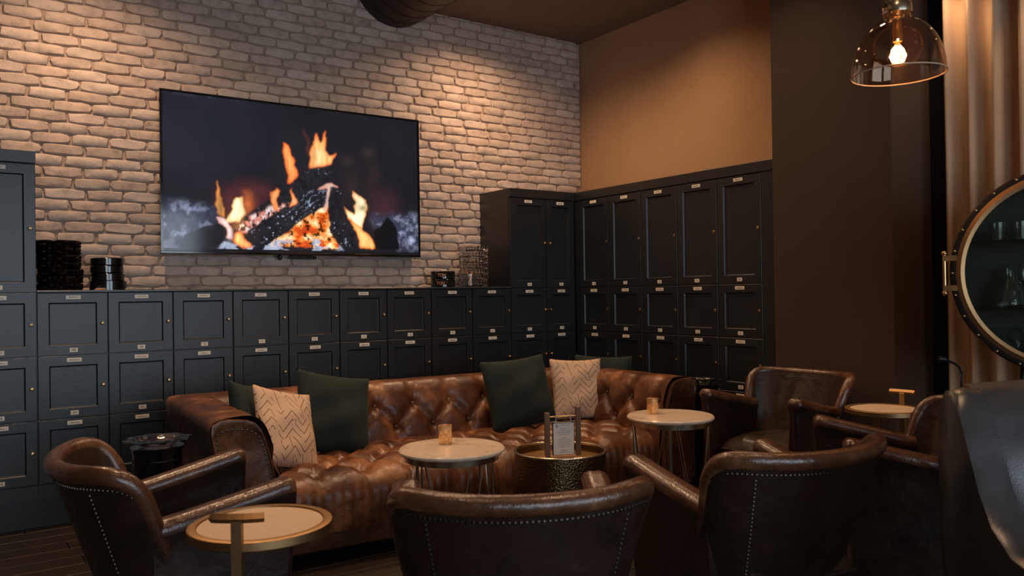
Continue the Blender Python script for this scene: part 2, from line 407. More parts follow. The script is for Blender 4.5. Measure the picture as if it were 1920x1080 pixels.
# largest in the picture: nearest first, inside the frame
def infr(c):
    d = Vector((c[0], 0, c[1]))-CAM; return abs(d.dot(rr)/d.dot(fw)) < .63 and abs(d.dot(uu)/d.dot(fw)) < .355
single = [c for c in visc if infr(c)][:300]; sset = set(single)
bmeshes = []
for i, (vs, fs) in enumerate(variants):
    for mi in range(1): bmeshes.append(MB().add(vs, fs).mesh('brick', MT['bricks'][i % 4], True))
for c in single:
    o = put('brick', random.choice(bmeshes), wall, (c[0], random.uniform(-.003, .002), c[1]), (0, random.uniform(-.008, .008)+(PI if random.random() < .5 else 0), 0), (c[2], 1, 1))
bs = MB()
for c in cells:
    if c in sset: continue
    vs, fs = random.choice(variants); k_ = random.choice((1, -1)); yo = random.uniform(-.003, .002)
    bs.add([(c[0]+k_*v[0]*c[2], v[1]+yo, c[1]+k_*v[2]) for v in vs], fs, random.randrange(4))
o = bs.obj('brickwork', MT['bricks'], wall, True); o['kind'] = 'stuff'

# ------------------------------------------------------------------ ceiling duct and downlights
d = thing('ventilation_duct', 'large round dark brown spiral duct crossing the ceiling above the television', 'duct', (-1.85, -.03, 3.63))
def dmod(a, r_, z_): return (r_, z_)
b = MB(); b.M = Matrix.Rotation(PI/2, 4, 'X'); b.lathe([(.33, 0), (.33, 3.6)], 48); b.obj('duct_shell', MT['duct'], d)
b = MB(); pts = []
for i in range(24*40+1): a = 2*PI*i/40; pts.append((.332*math.cos(a), -3.6*i/960, .332*math.sin(a)))
b.tube(pts, .0018, 4); b.obj('spiral_seam', MT['duct'], d)
for i, ((x, y), p, s) in enumerate(DOWN):
    if y < -4: continue
    lab = {0: 'round ceiling downlight over the far left lockers', 1: 'round ceiling downlight nearest the brick corner', 2: 'round ceiling downlight by the beige wall',
           3: 'round ceiling downlight beside the dark pillar', 4: 'round ceiling downlight over the middle of the sofa', 5: 'round ceiling downlight over the right armchairs', 6: 'round ceiling downlight over the left armchair'}[i]
    t = thing('ceiling_downlight', lab, 'ceiling light', (x, y, CEIL), group='ceiling downlights')
    MB().lathe([(.045, -.002), (.045, -.012), (.06, -.010), (.062, -.001)], 24, closed=True).obj('trim_ring', MT['blackplastic'], t)
    MB().lathe([(0, -.004), (.044, -.004)], 24).obj('lens', MT['lamp'], t)
t = thing('track_light', 'black ceiling track light aimed at the curtain', 'light', (-.33, -4.0, CEIL))
MB().box(-.018, .018, -.95, .75, -.03, 0).obj('track', MT['blackplastic'], t, False)
for x, y in TRACK:
    b = MB(); b.cyl((0, y+4.0, -.03), (0, y+4.0, -.33), .008); b.cyl((0, y+4.0, -.30), (.03, y+4.0, -.42), .035, .04, 18)
    h = b.obj('spot_head', MT['blackplastic'], t)
    b = MB(); b.cyl((.031, y+4.0, -.421), (.033, y+4.0, -.429), .034, n=18); b.obj('lens', MT['lamp'], h)

# ================================================================== LOCKERS
TOP, RH, CW, DEP = 1.30, .3503, .3523, .42; HT = 2.076; XA = -1.0884
_doors = {}
def door_mesh(w, h):
    k = (round(w, 3), round(h, 3))
    if k in _doors: return _doors[k]
    g = .0025; X, Zz = w/2-g, h/2-g; ix, iz = w/2-.056, h/2-.056
    rings = [(X, Zz, .02), (X, Zz, .0018), (X-.0018, Zz-.0018, 0), (ix, iz, 0), (ix-.003, iz-.003, .004), (ix-.006, iz-.006, .0105), (ix-.009, iz-.009, .011)]
    vs = []; fs = []
    for (a, c, y_) in rings: vs += [(-a, y_, -c), (a, y_, -c), (a, y_, c), (-a, y_, c)]
    for i in range(len(rings)-1):
        for j in range(4): l = (j+1) % 4; fs.append((i*4+j, i*4+l, i*4+4+l, i*4+4+j))
    n = (len(rings)-1)*4; fs.append((n, n+1, n+2, n+3)); fs.append((3, 2, 1, 0))
    _doors[k] = MB().add(vs, fs).mesh('door', MT['locker'], False); return _doors[k]
kb = MB(); kb.M = Matrix.Rotation(PI/2, 4, 'X')
kb.lathe([(0, -.001), (.0045, -.001), (.0045, .010), (.0095, .014), (.0105, .018), (.008, .0225), (0, .024)], 14)
KNOB = kb.mesh('knob', MT['brass'])
lb = MB(); lb.M = Matrix.Rotation(PI/2, 4, 'X'); lb.lathe([(0, .003), (.009, .003), (.0115, .0015), (.0115, 0)], 16)
lb.M = Matrix.Identity(4); lb.box(-.0015, .0015, -.0045, -.003, -.005, .005, 1); LOCK = lb.mesh('keyhole', [MT['brass'], MT['ink']])
def plate_name(seed):
    rg = random.Random(seed); b = MB(); b.box(-.037, .037, -.002, 0, -.011, .011, 0, .0008)
    wd = rg.uniform(.016, .026); x = -wd
    while x < wd:
        l = rg.uniform(.0022, .0045); h_ = rg.uniform(.0012, .0024); b.box(x, x+l, -.0026, -.0019, -h_, h_, 1); x += l+.0016
    return b.mesh('name_plate', [MT['plate'], MT['ink']], False)
NAMEP = [plate_name(i) for i in range(8)]
_nums = {}
def plate_num(txt):
    if txt in _nums: return _nums[txt]
    b = MB(); b.box(-.020, .020, -.002, 0, -.012, .012, 0, .0008); vs, fs = textmesh(txt, .021)
    b.add([(v[0], -.0026, v[1]) for v in vs], fs, 1); _nums[txt] = b.mesh('number_plate', [MT['plate'], MT['ink']], False, fix=False); return _nums[txt]
def put_door(cab, x0, w, z0, z1, num, side=1, style='knob'):
    d = put('door', door_mesh(w, z1-z0), cab, (x0+w/2, -DEP-.02, (z0+z1)/2))
    put('knob', KNOB if style == 'knob' else LOCK, d, (side*(w/2-.028), 0, 0), (0, random.uniform(-.5, .5) if style != 'knob' else 0, 0))
    put('name_plate', random.choice(NAMEP), d, (random.uniform(-.003, .003), 0, (z1-z0)/2-.0265), (0, random.uniform(-.012, .012), 0))
    put('number_plate', plate_num(num), d, (random.uniform(-.003, .003), 0, -(z1-z0)/2+.0285), (0, random.uniform(-.012, .012), 0))
def cabinet(name, label, loc, rz, w, nums, upper=None, side=1, style='knob', fillL=0, fillR=0, crown=.0, group=None, fas=.071):
    t = thing(name, label, 'locker', loc, rz, group)
    z1 = HT if upper else TOP
    b = MB(); b.box(-fillL, w+fillR, -DEP, -.004, .17, z1-.002, 0); b.box(-fillL, w+fillR, -DEP+.06, -.02, 0, .17)
    if fillL > .001: b.box(-fillL, -.002, -DEP-.019, -DEP, .18, z1-.003)
    if fillR > .001: b.box(w+.002, w+fillR, -DEP-.019, -DEP, .18, z1-.003)
    b.box(.001, w-.001, -DEP-.018, -DEP, .175, TOP-3*RH-.003)
    b.obj('carcass', MT['lockerinner'] if 0 else MT['locker'], t, False)
    if upper: MB().box(-fillL, w+fillR, -DEP-.024-crown, -DEP+.001, HT-fas+.002, HT, 0, .003).obj('fascia', MT['locker'], t, False)
    for i in range(3): put_door(t, 0, w, TOP-(i+1)*RH, TOP-i*RH, nums[i], side, style)
    if upper: put_door(t, 0, w, TOP, HT-fas, upper, side, style)
    return t
G = 'blue black lockers along the brick wall'
ordn = ['first', 'second', 'third', 'fourth', 'fifth', 'sixth', 'seventh', 'eighth', 'ninth']
cabinet('tall_locker_cabinet', 'tall blue black locker column at the far left edge of the brick wall', (XA-10*CW, 0, 0), 0, CW, ['07', '38', '69'], '01', 1, crown=.008)
for i in range(9):
    cabinet('low_locker_cabinet', f'low blue black locker column bearing number {8+i:02d} on its top door, {ordn[i]} from left', (XA-(9-i)*CW, 0, 0), 0, CW-.0005, [f'{8+i:02d}', f'{39+i}', f'{70+i}'], group=G)
cabinet('tall_locker_cabinet', 'tall black locker column with exposed side, right end of the countertop', (XA, 0, 0), 0, CW, ['17', '48', '79'], '02', 1)
cabinet('tall_locker_cabinet', 'tall black locker column tucked in the corner on the brick wall side', (XA+CW, 0, 0), 0, .286, ['18', '49', '80'], '03', -1, fillR=.0)
WB = .3595; yb = -.486
labB = ['tall black locker column beside the inner corner, first along the beige wall', 'tall black locker column second from the inner corner along the beige wall',
        'middle tall black locker column of the five along the beige wall', 'tall black locker column second from the dark pillar', 'tall black locker column next to the dark pillar']
for i in range(5):
    cabinet('tall_locker_cabinet', labB[i], (0, yb-i*WB, 0), -PI/2, WB, [f'{19+i}', f'{50+i}', f'{81+i}'], f'{14+i}', 1, 'lock', fillL=.065 if i == 0 else 0, fillR=.133 if i == 4 else 0)
ct = MB().box(XA-9*CW+.001, XA-.001, -DEP-.026, -.0165, TOP+.0005, TOP+.0125, 0, .002).obj('countertop', MT['counter'], smooth=False)
tag(ct, 'thin dark countertop running over the low lockers below the television', 'countertop')

# ================================================================== TELEVISION
TVU, TVV = 1.853, 1.041; tvx, tvz = -3.542, 1.552
tv = thing('television', 'wide wall mounted flat television showing a burning log fire', 'television', (tvx, -.08, tvz))
b = MB(); e = .012
b.box(-.004, TVU+.004, -.012, .018, -.006, e, 0, .003); b.box(-.004, TVU+.004, -.012, .018, TVV-e, TVV+.004, 0, .003)
b.box(-.004, e, -.012, .018, e, TVV-e); b.box(TVU-e, TVU+.004, -.012, .018, e, TVV-e)
b.obj('bezel', MT['blackgloss'], tv, False)
MB().box(.03, TVU-.03, .0, .062, .03, TVV-.03, 0, .008).obj('back_cover', MT['blackplastic'], tv, False)
b = MB(); b.box(.84, 1.0, .0, .03, -.03, -.004, 0, .004); b.sphere((.77, .012, -.022), .018, n=12); b.sphere((1.02, .012, -.02), .014, n=12); b.obj('sensor_bar', MT['blackgloss'], tv)
POLY = {'log_back':[(0.528,0.584),(0.625,0.633),(0.647,0.543),(0.596,0.501),(0.533,0.453),(0.459,0.369),(0.379,0.299),(0.29,0.162),(0.234,0.148),(0.278,0.229),(0.328,0.3),(0.38,0.361),(0.446,0.483),(0.487,0.54)],'log_front':[(0.289,0.14),(0.34,0.199),(0.445,0.331),(0.526,0.425),(0.596,0.447),(0.613,0.384),(0.553,0.296),(0.484,0.215),(0.417,0.124),(0.371,0.054),(0.314,0.029),(0.295,0.073)],'log_right':[(0.617,0.468),(0.659,0.449),(0.68,0.306),(0.708,0.188),(0.742,0.038),(0.656,0.029),(0.621,0.135),(0.612,0.229),(0.606,0.372)],'lump_left':[(0.057,0.025),(0.068,0.101),(0.132,0.158),(0.192,0.184),(0.234,0.159),(0.252,0.149),(0.234,0.115),(0.203,0.08),(0.194,0.019),(0.062,0.015)],'lump_right':[(0.797,0.169),(0.824,0.195),(0.86,0.278),(0.874,0.254),(0.901,0.199),(0.913,0.037),(0.803,0.034)],'ember':[(0.378,0.088),(0.437,0.125),(0.484,0.209),(0.581,0.32),(0.609,0.346),(0.615,0.17),(0.663,0.035),(0.371,0.037)],'f1':[(0.43,0.755),(0.448,0.743),(0.467,0.648),(0.485,0.537),(0.446,0.481),(0.438,0.48),(0.437,0.609),(0.427,0.711)],'f2':[(0.529,0.584),(0.546,0.742),(0.562,0.836),(0.574,0.788),(0.584,0.763),(0.597,0.866),(0.604,0.799),(0.601,0.727),(0.607,0.69),(0.647,0.713),(0.617,0.632),(0.569,0.598)],'f2core':[(0.548,0.601),(0.56,0.721),(0.574,0.747),(0.587,0.725),(0.597,0.81),(0.596,0.679),(0.583,0.612)],'f3':[(0.183,0.459),(0.2,0.366),(0.217,0.274),(0.216,0.224),(0.192,0.25),(0.184,0.353)],'f4':[(0.245,0.359),(0.269,0.367),(0.271,0.3),(0.283,0.257),(0.253,0.202),(0.21,0.191),(0.235,0.253)],'f4b':[(0.282,0.408),(0.31,0.399),(0.316,0.321),(0.29,0.229),(0.272,0.239),(0.269,0.317)],'f5':[(0.38,0.407),(0.403,0.429),(0.411,0.405),(0.396,0.363),(0.41,0.278),(0.387,0.291),(0.38,0.361)],'f6':[(0.459,0.452),(0.465,0.381),(0.48,0.36),(0.438,0.315),(0.455,0.369)],'f7':[(0.701,0.456),(0.725,0.422),(0.758,0.398),(0.77,0.338),(0.753,0.239),(0.739,0.175),(0.719,0.195),(0.687,0.259),(0.673,0.336),(0.716,0.273),(0.714,0.364)],'f7b':[(0.739,0.19),(0.767,0.142),(0.803,0.04),(0.738,0.038),(0.733,0.104),(0.687,0.259)],'f8':[(0.600,0.489),(0.622,0.495),(0.648,0.468),(0.621,0.470),(0.610,0.36),(0.598,0.295),(0.585,0.300),(0.603,0.383),(0.600,0.455),(0.565,0.440)],'f9':[(0.185,0.227),(0.21,0.224),(0.237,0.137),(0.24,0.065),(0.215,0.081),(0.21,0.157),(0.192,0.184)],'f10':[(0.24,0.115),(0.271,0.128),(0.277,0.083),(0.314,0.035),(0.264,0.027),(0.24,0.065)],'f11':[(0.503,0.881),(0.524,0.797),(0.539,0.694),(0.535,0.67),(0.519,0.761)],'glowband':[(0.252,0.149),(0.29,0.229),(0.379,0.31),(0.485,0.36),(0.392,0.271),(0.315,0.153),(0.277,0.117)],'ash_left':[(0.01,0.309),(0.181,0.293),(0.192,0.178),(0.132,0.153),(0.074,0.096),(0.056,0.015),(0.009,0.013)],'ash_right':[(0.79,0.279),(1.001,0.295),(0.998,0.027),(0.903,0.037),(0.874,0.235),(0.812,0.182)],'maroon':[(0.193,0.398),(0.292,0.453),(0.38,0.441),(0.373,0.349),(0.29,0.196),(0.204,0.179)]}
nx, ny = 480, 270
U, V = np.meshgrid(np.linspace(0, 1, nx), np.linspace(0, 1, ny))
def fractal(sx, sy, oct=5, seed=0):
    rg = np.random.default_rng(seed); out = np.zeros((ny, nx)); amp = 1; tot = 0
    for o_ in range(oct):
        gx, gy = int(sx*2**o_)+2, int(sy*2**o_)+2; g = rg.random((gy, gx))
        xs = U*(gx-1.001); ys = V*(gy-1.001); xi = xs.astype(int); yi = ys.astype(int); fx = xs-xi; fy = ys-yi
        fx = fx*fx*(3-2*fx); fy = fy*fy*(3-2*fy)
        out += amp*((g[yi, xi]*(1-fx)+g[yi, xi+1]*fx)*(1-fy)+(g[yi+1, xi]*(1-fx)+g[yi+1, xi+1]*fx)*fy); tot += amp; amp *= .55
    return out/tot
W1 = fractal(14, 8, 4, 1)-.5+.35*(fractal(50, 28, 2, 31)-.5); W2 = fractal(14, 8, 4, 2)-.5+.35*(fractal(50, 28, 2, 32)-.5)
def mask(poly, blur=1.5, warp=.02, wy=None):
    u = U+W1*warp; v = V+W2*(warp if wy is None else wy); ins = np.zeros(u.shape, bool); n = len(poly); j = n-1
    for i in range(n):
        (xi, yi), (xj, yj) = poly[i], poly[j]
        c = ((yi > v) != (yj > v)) & (u < (xj-xi)*(v-yi)/((yj-yi) if yj != yi else 1e-9)+xi); ins ^= c; j = i
    mm = ins.astype(float); k_ = int(max(1, blur))
    for _ in range(2):
        for ax in (0, 1):
            acc = np.zeros_like(mm)
            for s_ in range(-k_, k_+1): acc += np.roll(mm, s_, ax)
            mm = acc/(2*k_+1)
    return mm
img = np.zeros((ny, nx, 3)); bgn = fractal(5, 3, 4, 3)
img[:] = (.010, .011, .016); img += (bgn[..., None]**2)*np.array((.012, .008, .010))
img += np.exp(-((U-.15)/.3)**2-((V-.75)/.35)**2)[..., None]*np.array((.004, .006, .010))
def over(mm, col): 
    global img
    col = np.array(col); col = col if col.ndim == 3 else col[None, None, :]; img = img*(1-mm[..., None])+col*mm[..., None]
n1, n2, n3 = fractal(30, 18, 4, 5), fractal(60, 30, 3, 6), fractal(90, 20, 3, 7)
over(mask(POLY['maroon'], 12)*.55*(.4+n1*.8), (.22, .045, .04))
over(mask([(.80, .2), (.80, .45), (.9, .45), (.9, .2)], 14)*.3, (.16, .04, .06))
ash = np.clip((n1-.45)*2.4, 0, 1)[..., None]*np.array((.36, .40, .55))+np.array((.045, .05, .09)); ash = ash*(.55+.9*n2[..., None])
over(mask(POLY['ash_left'], 5, .03), ash); over(mask(POLY['ash_right'], 5, .03), ash)
over(mask([(.0, .0), (0, .075), (.2, .09), (.3, .0)], 4, .03), ash*.5)
dark = np.array((.006, .006, .008))
over(mask(POLY['f4b'], 5, .03)*(.35+.7*n1), (.75, .18, .05))
over(mask(POLY['lump_left'], 1, .01), dark[None, None]*(1+n1[..., None]*3)); over(mask(POLY['lump_right'], 1, .01), dark)
e_ = np.clip((n1-.32)*2.6, 0, 1)
ember = np.stack([.65+.9*e_, .07+.95*e_**1.6, .01+.6*e_**2.8], -1)*(.35+1.1*n2[..., None]); ember[(n2 < .36)] *= .15
over(mask(POLY['ember'], 1, .03), ember)
over(mask(POLY['log_back'], 1, .008), dark[None, None]*(1+3*n2[..., None]))
gl = mask(POLY['glowband'], 2, .02); over(gl*np.clip((n2-.40)*5, 0, 1), (.78, .30, .24)); over(gl*np.clip((n3-.55)*7, 0, 1), (.95, .75, .75))
over(mask(POLY['log_front'], 1, .008), dark[None, None]*(1+3*n2[..., None]))
rib = np.clip(np.sin((U*.55-V*.5+W1*.05)*300)*.6+n2*1.6-1.0, 0, 1)*mask(POLY['log_front'], 2, .01)*np.exp(-((U*.62+V*.79-.66)/.10)**2)
over(np.clip(rib*1.3, 0, 1)*.8, (.28, .36, .52))
sp = np.clip((fractal(110, 60, 2, 11)-.70)*9, 0, 1)*np.clip((n1-.45)*5, 0, 1)*np.clip(mask(POLY['log_front'], 1)+mask(POLY['log_right'], 1)*.6+mask(POLY['log_back'], 1)*.5, 0, 1); 
over(mask(POLY['f8'], 1, .02)*.95, np.stack([.85+0*n1, .22+.5*n1, .16+.45*n1], -1))
over(mask(POLY['log_right'], 1, .008), dark[None, None]*(1+3*n2[..., None])); over(sp*.7, (.5, .58, .8))
st = np.clip((fractal(26, 26, 3, 14)-.47)*7, 0, 1)*mask([(.19, .01), (.2, .06), (.3, .035), (.38, .085), (.5, .10), (.6, .12), (.67, .03), (.66, .008)], 1, .02)
over(st*.9, np.stack([.25+.4*n2, .29+.42*n2, .40+.5*n2], -1))
streak = fractal(70, 7, 3, 21)
def flame(key, c0, c1, blur=1, a=1):
    mm = mask(POLY[key], blur, .03, .04); core = mask(POLY[key], 4, .03, .04)**2.2
    col = np.array(c0)[None, None]*(1-core[..., None])+np.array(c1)[None, None]*core[..., None]; over(mm*a, col*(.45+1.1*streak[..., None]))
O, Yl, Wh = (.90, .11, .012), (1.25, .66, .22), (1.35, 1.12, .72)
flame('f11', (.25, .05, .03), (.3, .08, .04), 2, .4); flame('f1', O, (1.15, .42, .12)); flame('f2', (.95, .16, .03), Yl); flame('f2core', (1, .35, .1), (1.25, .8, .4), 3, .8)
flame('f3', (.9, .28, .05), (.42, .30, .10), 1, .9); flame('f4', Yl, Wh); flame('f5', (.9, .18, .03), (1.1, .5, .2)); flame('f6', (1, .25, .06), (1.2, .6, .3))
flame('f7', (1.05, .4, .1), Wh); flame('f7b', (1, .22, .03), Yl); flame('f9', (.75, .35, .3), (1.1, .85, .85)); flame('f10', (.95, .12, .02), Yl)
over(np.exp(-((U-.75)/.018)**2-((V-.33)/.03)**2)*.8, (.20, .17, .05))
over(np.clip((V < .015).astype(float), 0, 1), (.01, .01, .012))
sx_, sz_ = TVU-2*e, TVV-2*e
co = np.stack([e+U*sx_, np.full_like(U, -.0065), e+V*sz_], -1).reshape(-1, 3)
idx = np.arange(nx*ny).reshape(ny, nx); q = np.stack([idx[:-1, :-1], idx[:-1, 1:], idx[1:, 1:], idx[1:, :-1]], -1).reshape(-1, 4)
me = bpy.data.meshes.new('screen'); me.vertices.add(nx*ny); me.vertices.foreach_set('co', co.ravel())
me.loops.add(q.size); me.loops.foreach_set('vertex_index', q.ravel().astype(np.int32)); me.polygons.add(len(q)); me.polygons.foreach_set('loop_start', np.arange(0, q.size, 4, dtype=np.int32))
me.update(calc_edges=True)
ca = me.color_attributes.new('picture', 'FLOAT_COLOR', 'POINT'); ca.data.foreach_set('color', np.concatenate([img.reshape(-1, 3), np.ones((nx*ny, 1))], 1).astype(np.float32).ravel())
m, nt, b = newmat('television_screen'); at = nt.nodes.new('ShaderNodeAttribute'); at.attribute_name = 'picture'
b.inputs['Base Color'].default_value = (.004, .004, .005, 1); b.inputs['Roughness'].default_value = .09
L(nt, at.outputs['Color'], b.inputs['Emission Color']); b.inputs['Emission Strength'].default_value = 1.0
me.materials.append(m); MT['screen'] = m; put('screen', me, tv)

# ================================================================== ASHTRAY STACKS ON THE COUNTER
CT = TOP+.0126
def crystal(rad, h, nl=24, seed=0):
    def mod(a, r_, z_):
        k_ = 1+(.028 if r_ > rad*.8 else .0)*math.cos(nl*a); zz = z_
        if z_ > h*.8: zz = z_-h*.16*max(0, math.cos(4*a+seed))**10
        return (r_*k_, zz)
    return MB().lathe([(0, 0), (rad*.86, 0), (rad*.97, .004), (rad, h*.35), (rad*.965, h*.5), (rad, h*.68), (rad*.985, h), (rad*.86, h), (rad*.80, h*.55), (rad*.6, h*.32), (0, h*.3)], 96, mod=mod)
mk = [crystal(.117, .041, 24, s).mesh('crystal_ashtray', MT['blackcrystal'], 25) for s in (0, .5)]
pos7 = ['bottom', 'second lowest', 'third lowest', 'middle', 'third from top', 'second from top', 'top']
for i in range(7):
    o = put('crystal_ashtray', mk[i % 2], None, (-4.125+(.005 if i < 3 else -.004)+random.uniform(-.003, .003), -.2, CT+i*.0413), (0, 0, random.uniform(0, 6)))
    tag(o, f'ridged black glass ashtray, {pos7[i]} of the stack beside the tall left locker', 'ashtray', 'ridged black ashtrays stacked on the counter')
def roundash(rad, h):
    return MB().lathe([(0, 0), (rad*.92, 0), (rad, h*.10), (rad, h*.9), (rad*.96, h), (rad*.90, h), (rad*.84, h*.45), (0, h*.35)], 48)
lo = MB(); h_ = .055
R_ = .102
def leg_mod(a, r_, z_):
    return (r_, z_ if z_ > .02 else (z_+.026*max(0, math.cos(3*a+.6))**.6 if r_ > .05 else z_))
lo.lathe([(0, .024), (.07, .024), (R_*.9, .0), (R_, 0), (R_, h_), (R_*.8, h_), (R_*.7, h_*.6), (0, h_*.55)], 72, mod=leg_mod)
tag(put('footed_ashtray', lo.mesh('footed_ashtray', MT['blackgloss']), None, (-3.868, -.2, CT)), 'footed glossy black ashtray with arched cutouts at the bottom of the second stack', 'ashtray')
rm = roundash(.092, .0455).mesh('round_ashtray', MT['blackgloss'])
for i in range(3):
    o = put('round_ashtray', rm, None, (-3.872+random.uniform(-.003, .003), -.2, CT+.0552+i*.0457))
    tag(o, f'smooth glossy black round ashtray, {["lowest", "middle", "topmost"][i]} of three on the footed one', 'ashtray', 'smooth black ashtrays stacked on the footed one')
rb = roundash(.094, .061)
for k_, ch in enumerate(['T', 'O', 'N']):
    vs, fs = textmesh(ch, .034); an = math.radians(218+k_*13)
    rb.add([(math.cos(an+v[0]/.095)*.0946, math.sin(an+v[0]/.095)*.0946, .030+v[1]) for v in vs], fs, 1)
rm2 = rb.mesh('lettered_ashtray', [MT['blackgloss'], simple('orange_print', (.75, .36, .16), .5, 0, 40, .1)], fix=False)
for i in range(2):
    o = put('lettered_ashtray', rm2, None, (-1.555, -.2, CT+i*.0613), (0, 0, random.uniform(-.05, .05)))
    tag(o, f'glossy black round ashtray with orange letters, {["lower", "upper"][i]} of the pair right of the television', 'ashtray', 'pair of black lettered ashtrays')
mk = [crystal(.112, .045, 26, s).mesh('clear_ashtray', MT['crystal'], 20) for s in (0, .7)]
for i in range(7):
    o = put('clear_ashtray', mk[i % 2], None, (-1.262+random.uniform(-.003, .003), -.18, CT+i*.0453), (0, 0, random.uniform(0, 6)))
    tag(o, f'clear cut glass ashtray, {pos7[i]} of the stack against the tall locker side', 'ashtray', 'clear cut glass ashtrays stacked on the counter')
gl_ = MB().lathe([(0, 0), (.043, 0), (.045, .004), (.047, .10), (.0445, .10), (.0425, .012), (0, .010)], 36).obj('glass_tumbler', MT['clearglass'])
gl_.location = (-1.385, -.32, CT); tag(gl_, 'clear glass tumbler holding thin cedar sticks in front of the clear stack', 'glass')
for i, (dx, dy, ln) in enumerate([(-.030, .0, .135), (.022, .012, .105), (.026, -.012, .10), (-.022, .022, .12)]):
    b = MB(); b.box(-.004, .004, -.0015, .0015, 0, ln); o = b.obj('cedar_stick', MT['cedar'], smooth=False)
    o.location = (-1.385-dx*.35, -.32-dy*.3, CT+.013); o.rotation_euler = Vector((dx*1.25, dy, .1)).to_track_quat('Z', 'Y').to_euler()
    tag(o, f'thin orange cedar stick in the glass tumbler, leaning {["far left", "right at the back", "right at the front", "left behind the longest"][i]}', 'stick', 'cedar sticks in the tumbler')

# ================================================================== SOFA
def catmull(P, n):
    P = [np.array(p, float) for p in P]; P = [2*P[0]-P[1]]+P+[2*P[-1]-P[-2]]; out = []
    for i in range(1, len(P)-2):
        for k in range(n):
            t = k/n; a, b_, c, d = P[i-1:i+3]
            out.append(.5*((2*b_)+(-a+c)*t+(2*a-5*b_+4*c-d)*t*t+(-a+3*b_-3*c+d)*t**3))
    out.append(P[-2]); return np.array(out)
def resample(P, ds):
    d = np.r_[0, np.cumsum(np.linalg.norm(np.diff(P, axis=0), axis=1))]; n = int(d[-1]/ds)+1; s = np.linspace(0, d[-1], n)
    return np.stack([np.interp(s, d, P[:, k]) for k in range(P.shape[1])], 1), s
def tuft(a, b_, rows, sx, off=0, H=.020, edge0=True, edge1=True):
    """a along, b across; rows = positions of button rows in b. returns height"""
    n = len(rows); j = 0
    def near(x, o): return abs((x-o)/sx-round((x-o)/sx))*sx
    if b_ <= rows[0]: dist = near(a, off); fade = max(.35, 1-(rows[0]-b_)/.16) if edge0 else 1
    elif b_ >= rows[-1]: dist = near(a, off+(n-1)*sx/2); fade = max(.30, 1-(b_-rows[-1])/.20)
    else:
        while b_ > rows[j+1]: j += 1
        t = (b_-rows[j])/(rows[j+1]-rows[j]); o = off+j*sx/2
        dist = min(near(a, o+t*sx/2), near(a, o-t*sx/2)); fade = 1
    h = H*(1-math.exp(-(dist/.042)**2))*fade + H*(1-fade)*.8
    for jj, rw in enumerate(rows):
        db = b_-rw
        if abs(db) < .12:
            o = off+jj*sx/2; da = (a-o)-round((a-o)/sx)*sx; r2 = da*da+db*db
            if r2 < .0144:
                r_ = math.sqrt(r2); th = math.atan2(db, da)
                h -= .020*math.exp(-(r_/.026)**2); h += .0032*math.cos(11*th+jj)*math.exp(-(r_/.065)**2)*(1-math.exp(-(r_/.018)**2))
    return h
sofa = thing('chesterfield_sofa', 'long tufted tan brown leather chesterfield sofa with rolled arms standing before the lockers', 'sofa', (-2.28, -.96, 0), math.radians(-3))
HX = 1.42; FR = -1.12
prof, ps = resample(catmull([(.285, .34), (.28, .43), (.262, .53), (.238, .62), (.214, .685), (.178, .720), (.125, .732), (.055, .736), (.012, .722), (.0, .69), (.010, .63), (.022, .52), (.025, .30), (.025, .12)], 8), .013)
tan = np.gradient(prof, axis=0); tan /= np.linalg.norm(tan, axis=1)[:, None]
nrm = np.stack([-tan[:, 1], tan[:, 0]], 1)*-1      # faces inwards and up on the inner side
if nrm[3][0] < 0: nrm = -nrm
ROWS = [.135, .27]; STOP = np.searchsorted(ps, .62)
def env(s): return 1 if s < .40 else max(0, 1-(s-.40)/.14)
def swept(kind, sgn=1):
    b = MB()
    if kind == 'back': na = 230
    else: na = 90
    vs = []
    for i in range(na):
        t = i/(na-1)
        for k, (p, s) in enumerate(zip(prof, ps)):
            n = p[0]
            if kind == 'back': a = -(HX-n)+t*2*(HX-n)
            else: a = -n+t*(FR+n)
            h = tuft(a, s, ROWS, .245, .06)*env(s)*1.25 if s < .56 else 0
            q = p+nrm[k]*h
            if kind == 'back': vs.append((a, -q[0], q[1]))
            else: vs.append((sgn*(HX-q[0]), a, q[1]))
    m_ = len(prof); fs = [(i*m_+k, (i+1)*m_+k, (i+1)*m_+k+1, i*m_+k+1) for i in range(na-1) for k in range(m_-1)]
    return b.add(vs, fs)
bk = swept('back').obj('backrest', MT['sofa'], sofa, 60)
arms = [swept('arm', s).obj('armrest', MT['sofa'], sofa, 60) for s in (-1, 1)]
def buttons_on(parent, kind, sgn=1):
    b = MB()
    for j, rw in enumerate(ROWS):
        k = int(np.searchsorted(ps, rw)); p = prof[k]; q = p-nrm[k]*.006
        lim = HX-.33 if kind == 'back' else None; o = .06+j*.1225
        for i in range(-12, 13):
            a = o+i*.245
            if kind == 'back' and abs(a) < lim: b.dome((a, -q[0], q[1]), (0, -nrm[k][0], nrm[k][1]), .011, n=10, flat=.6)
            if kind == 'arm' and FR+.06 < a < -.34: b.dome((sgn*(HX-q[0]), a, q[1]), (-sgn*nrm[k][0], 0, nrm[k][1]), .011, n=10, flat=.6)
    o = b.obj('tufting_buttons', MT['sofa'], parent); o['kind'] = 'stuff'
buttons_on(bk, 'back'); [buttons_on(a_, 'arm', s) for a_, s in zip(arms, (-1, 1))]
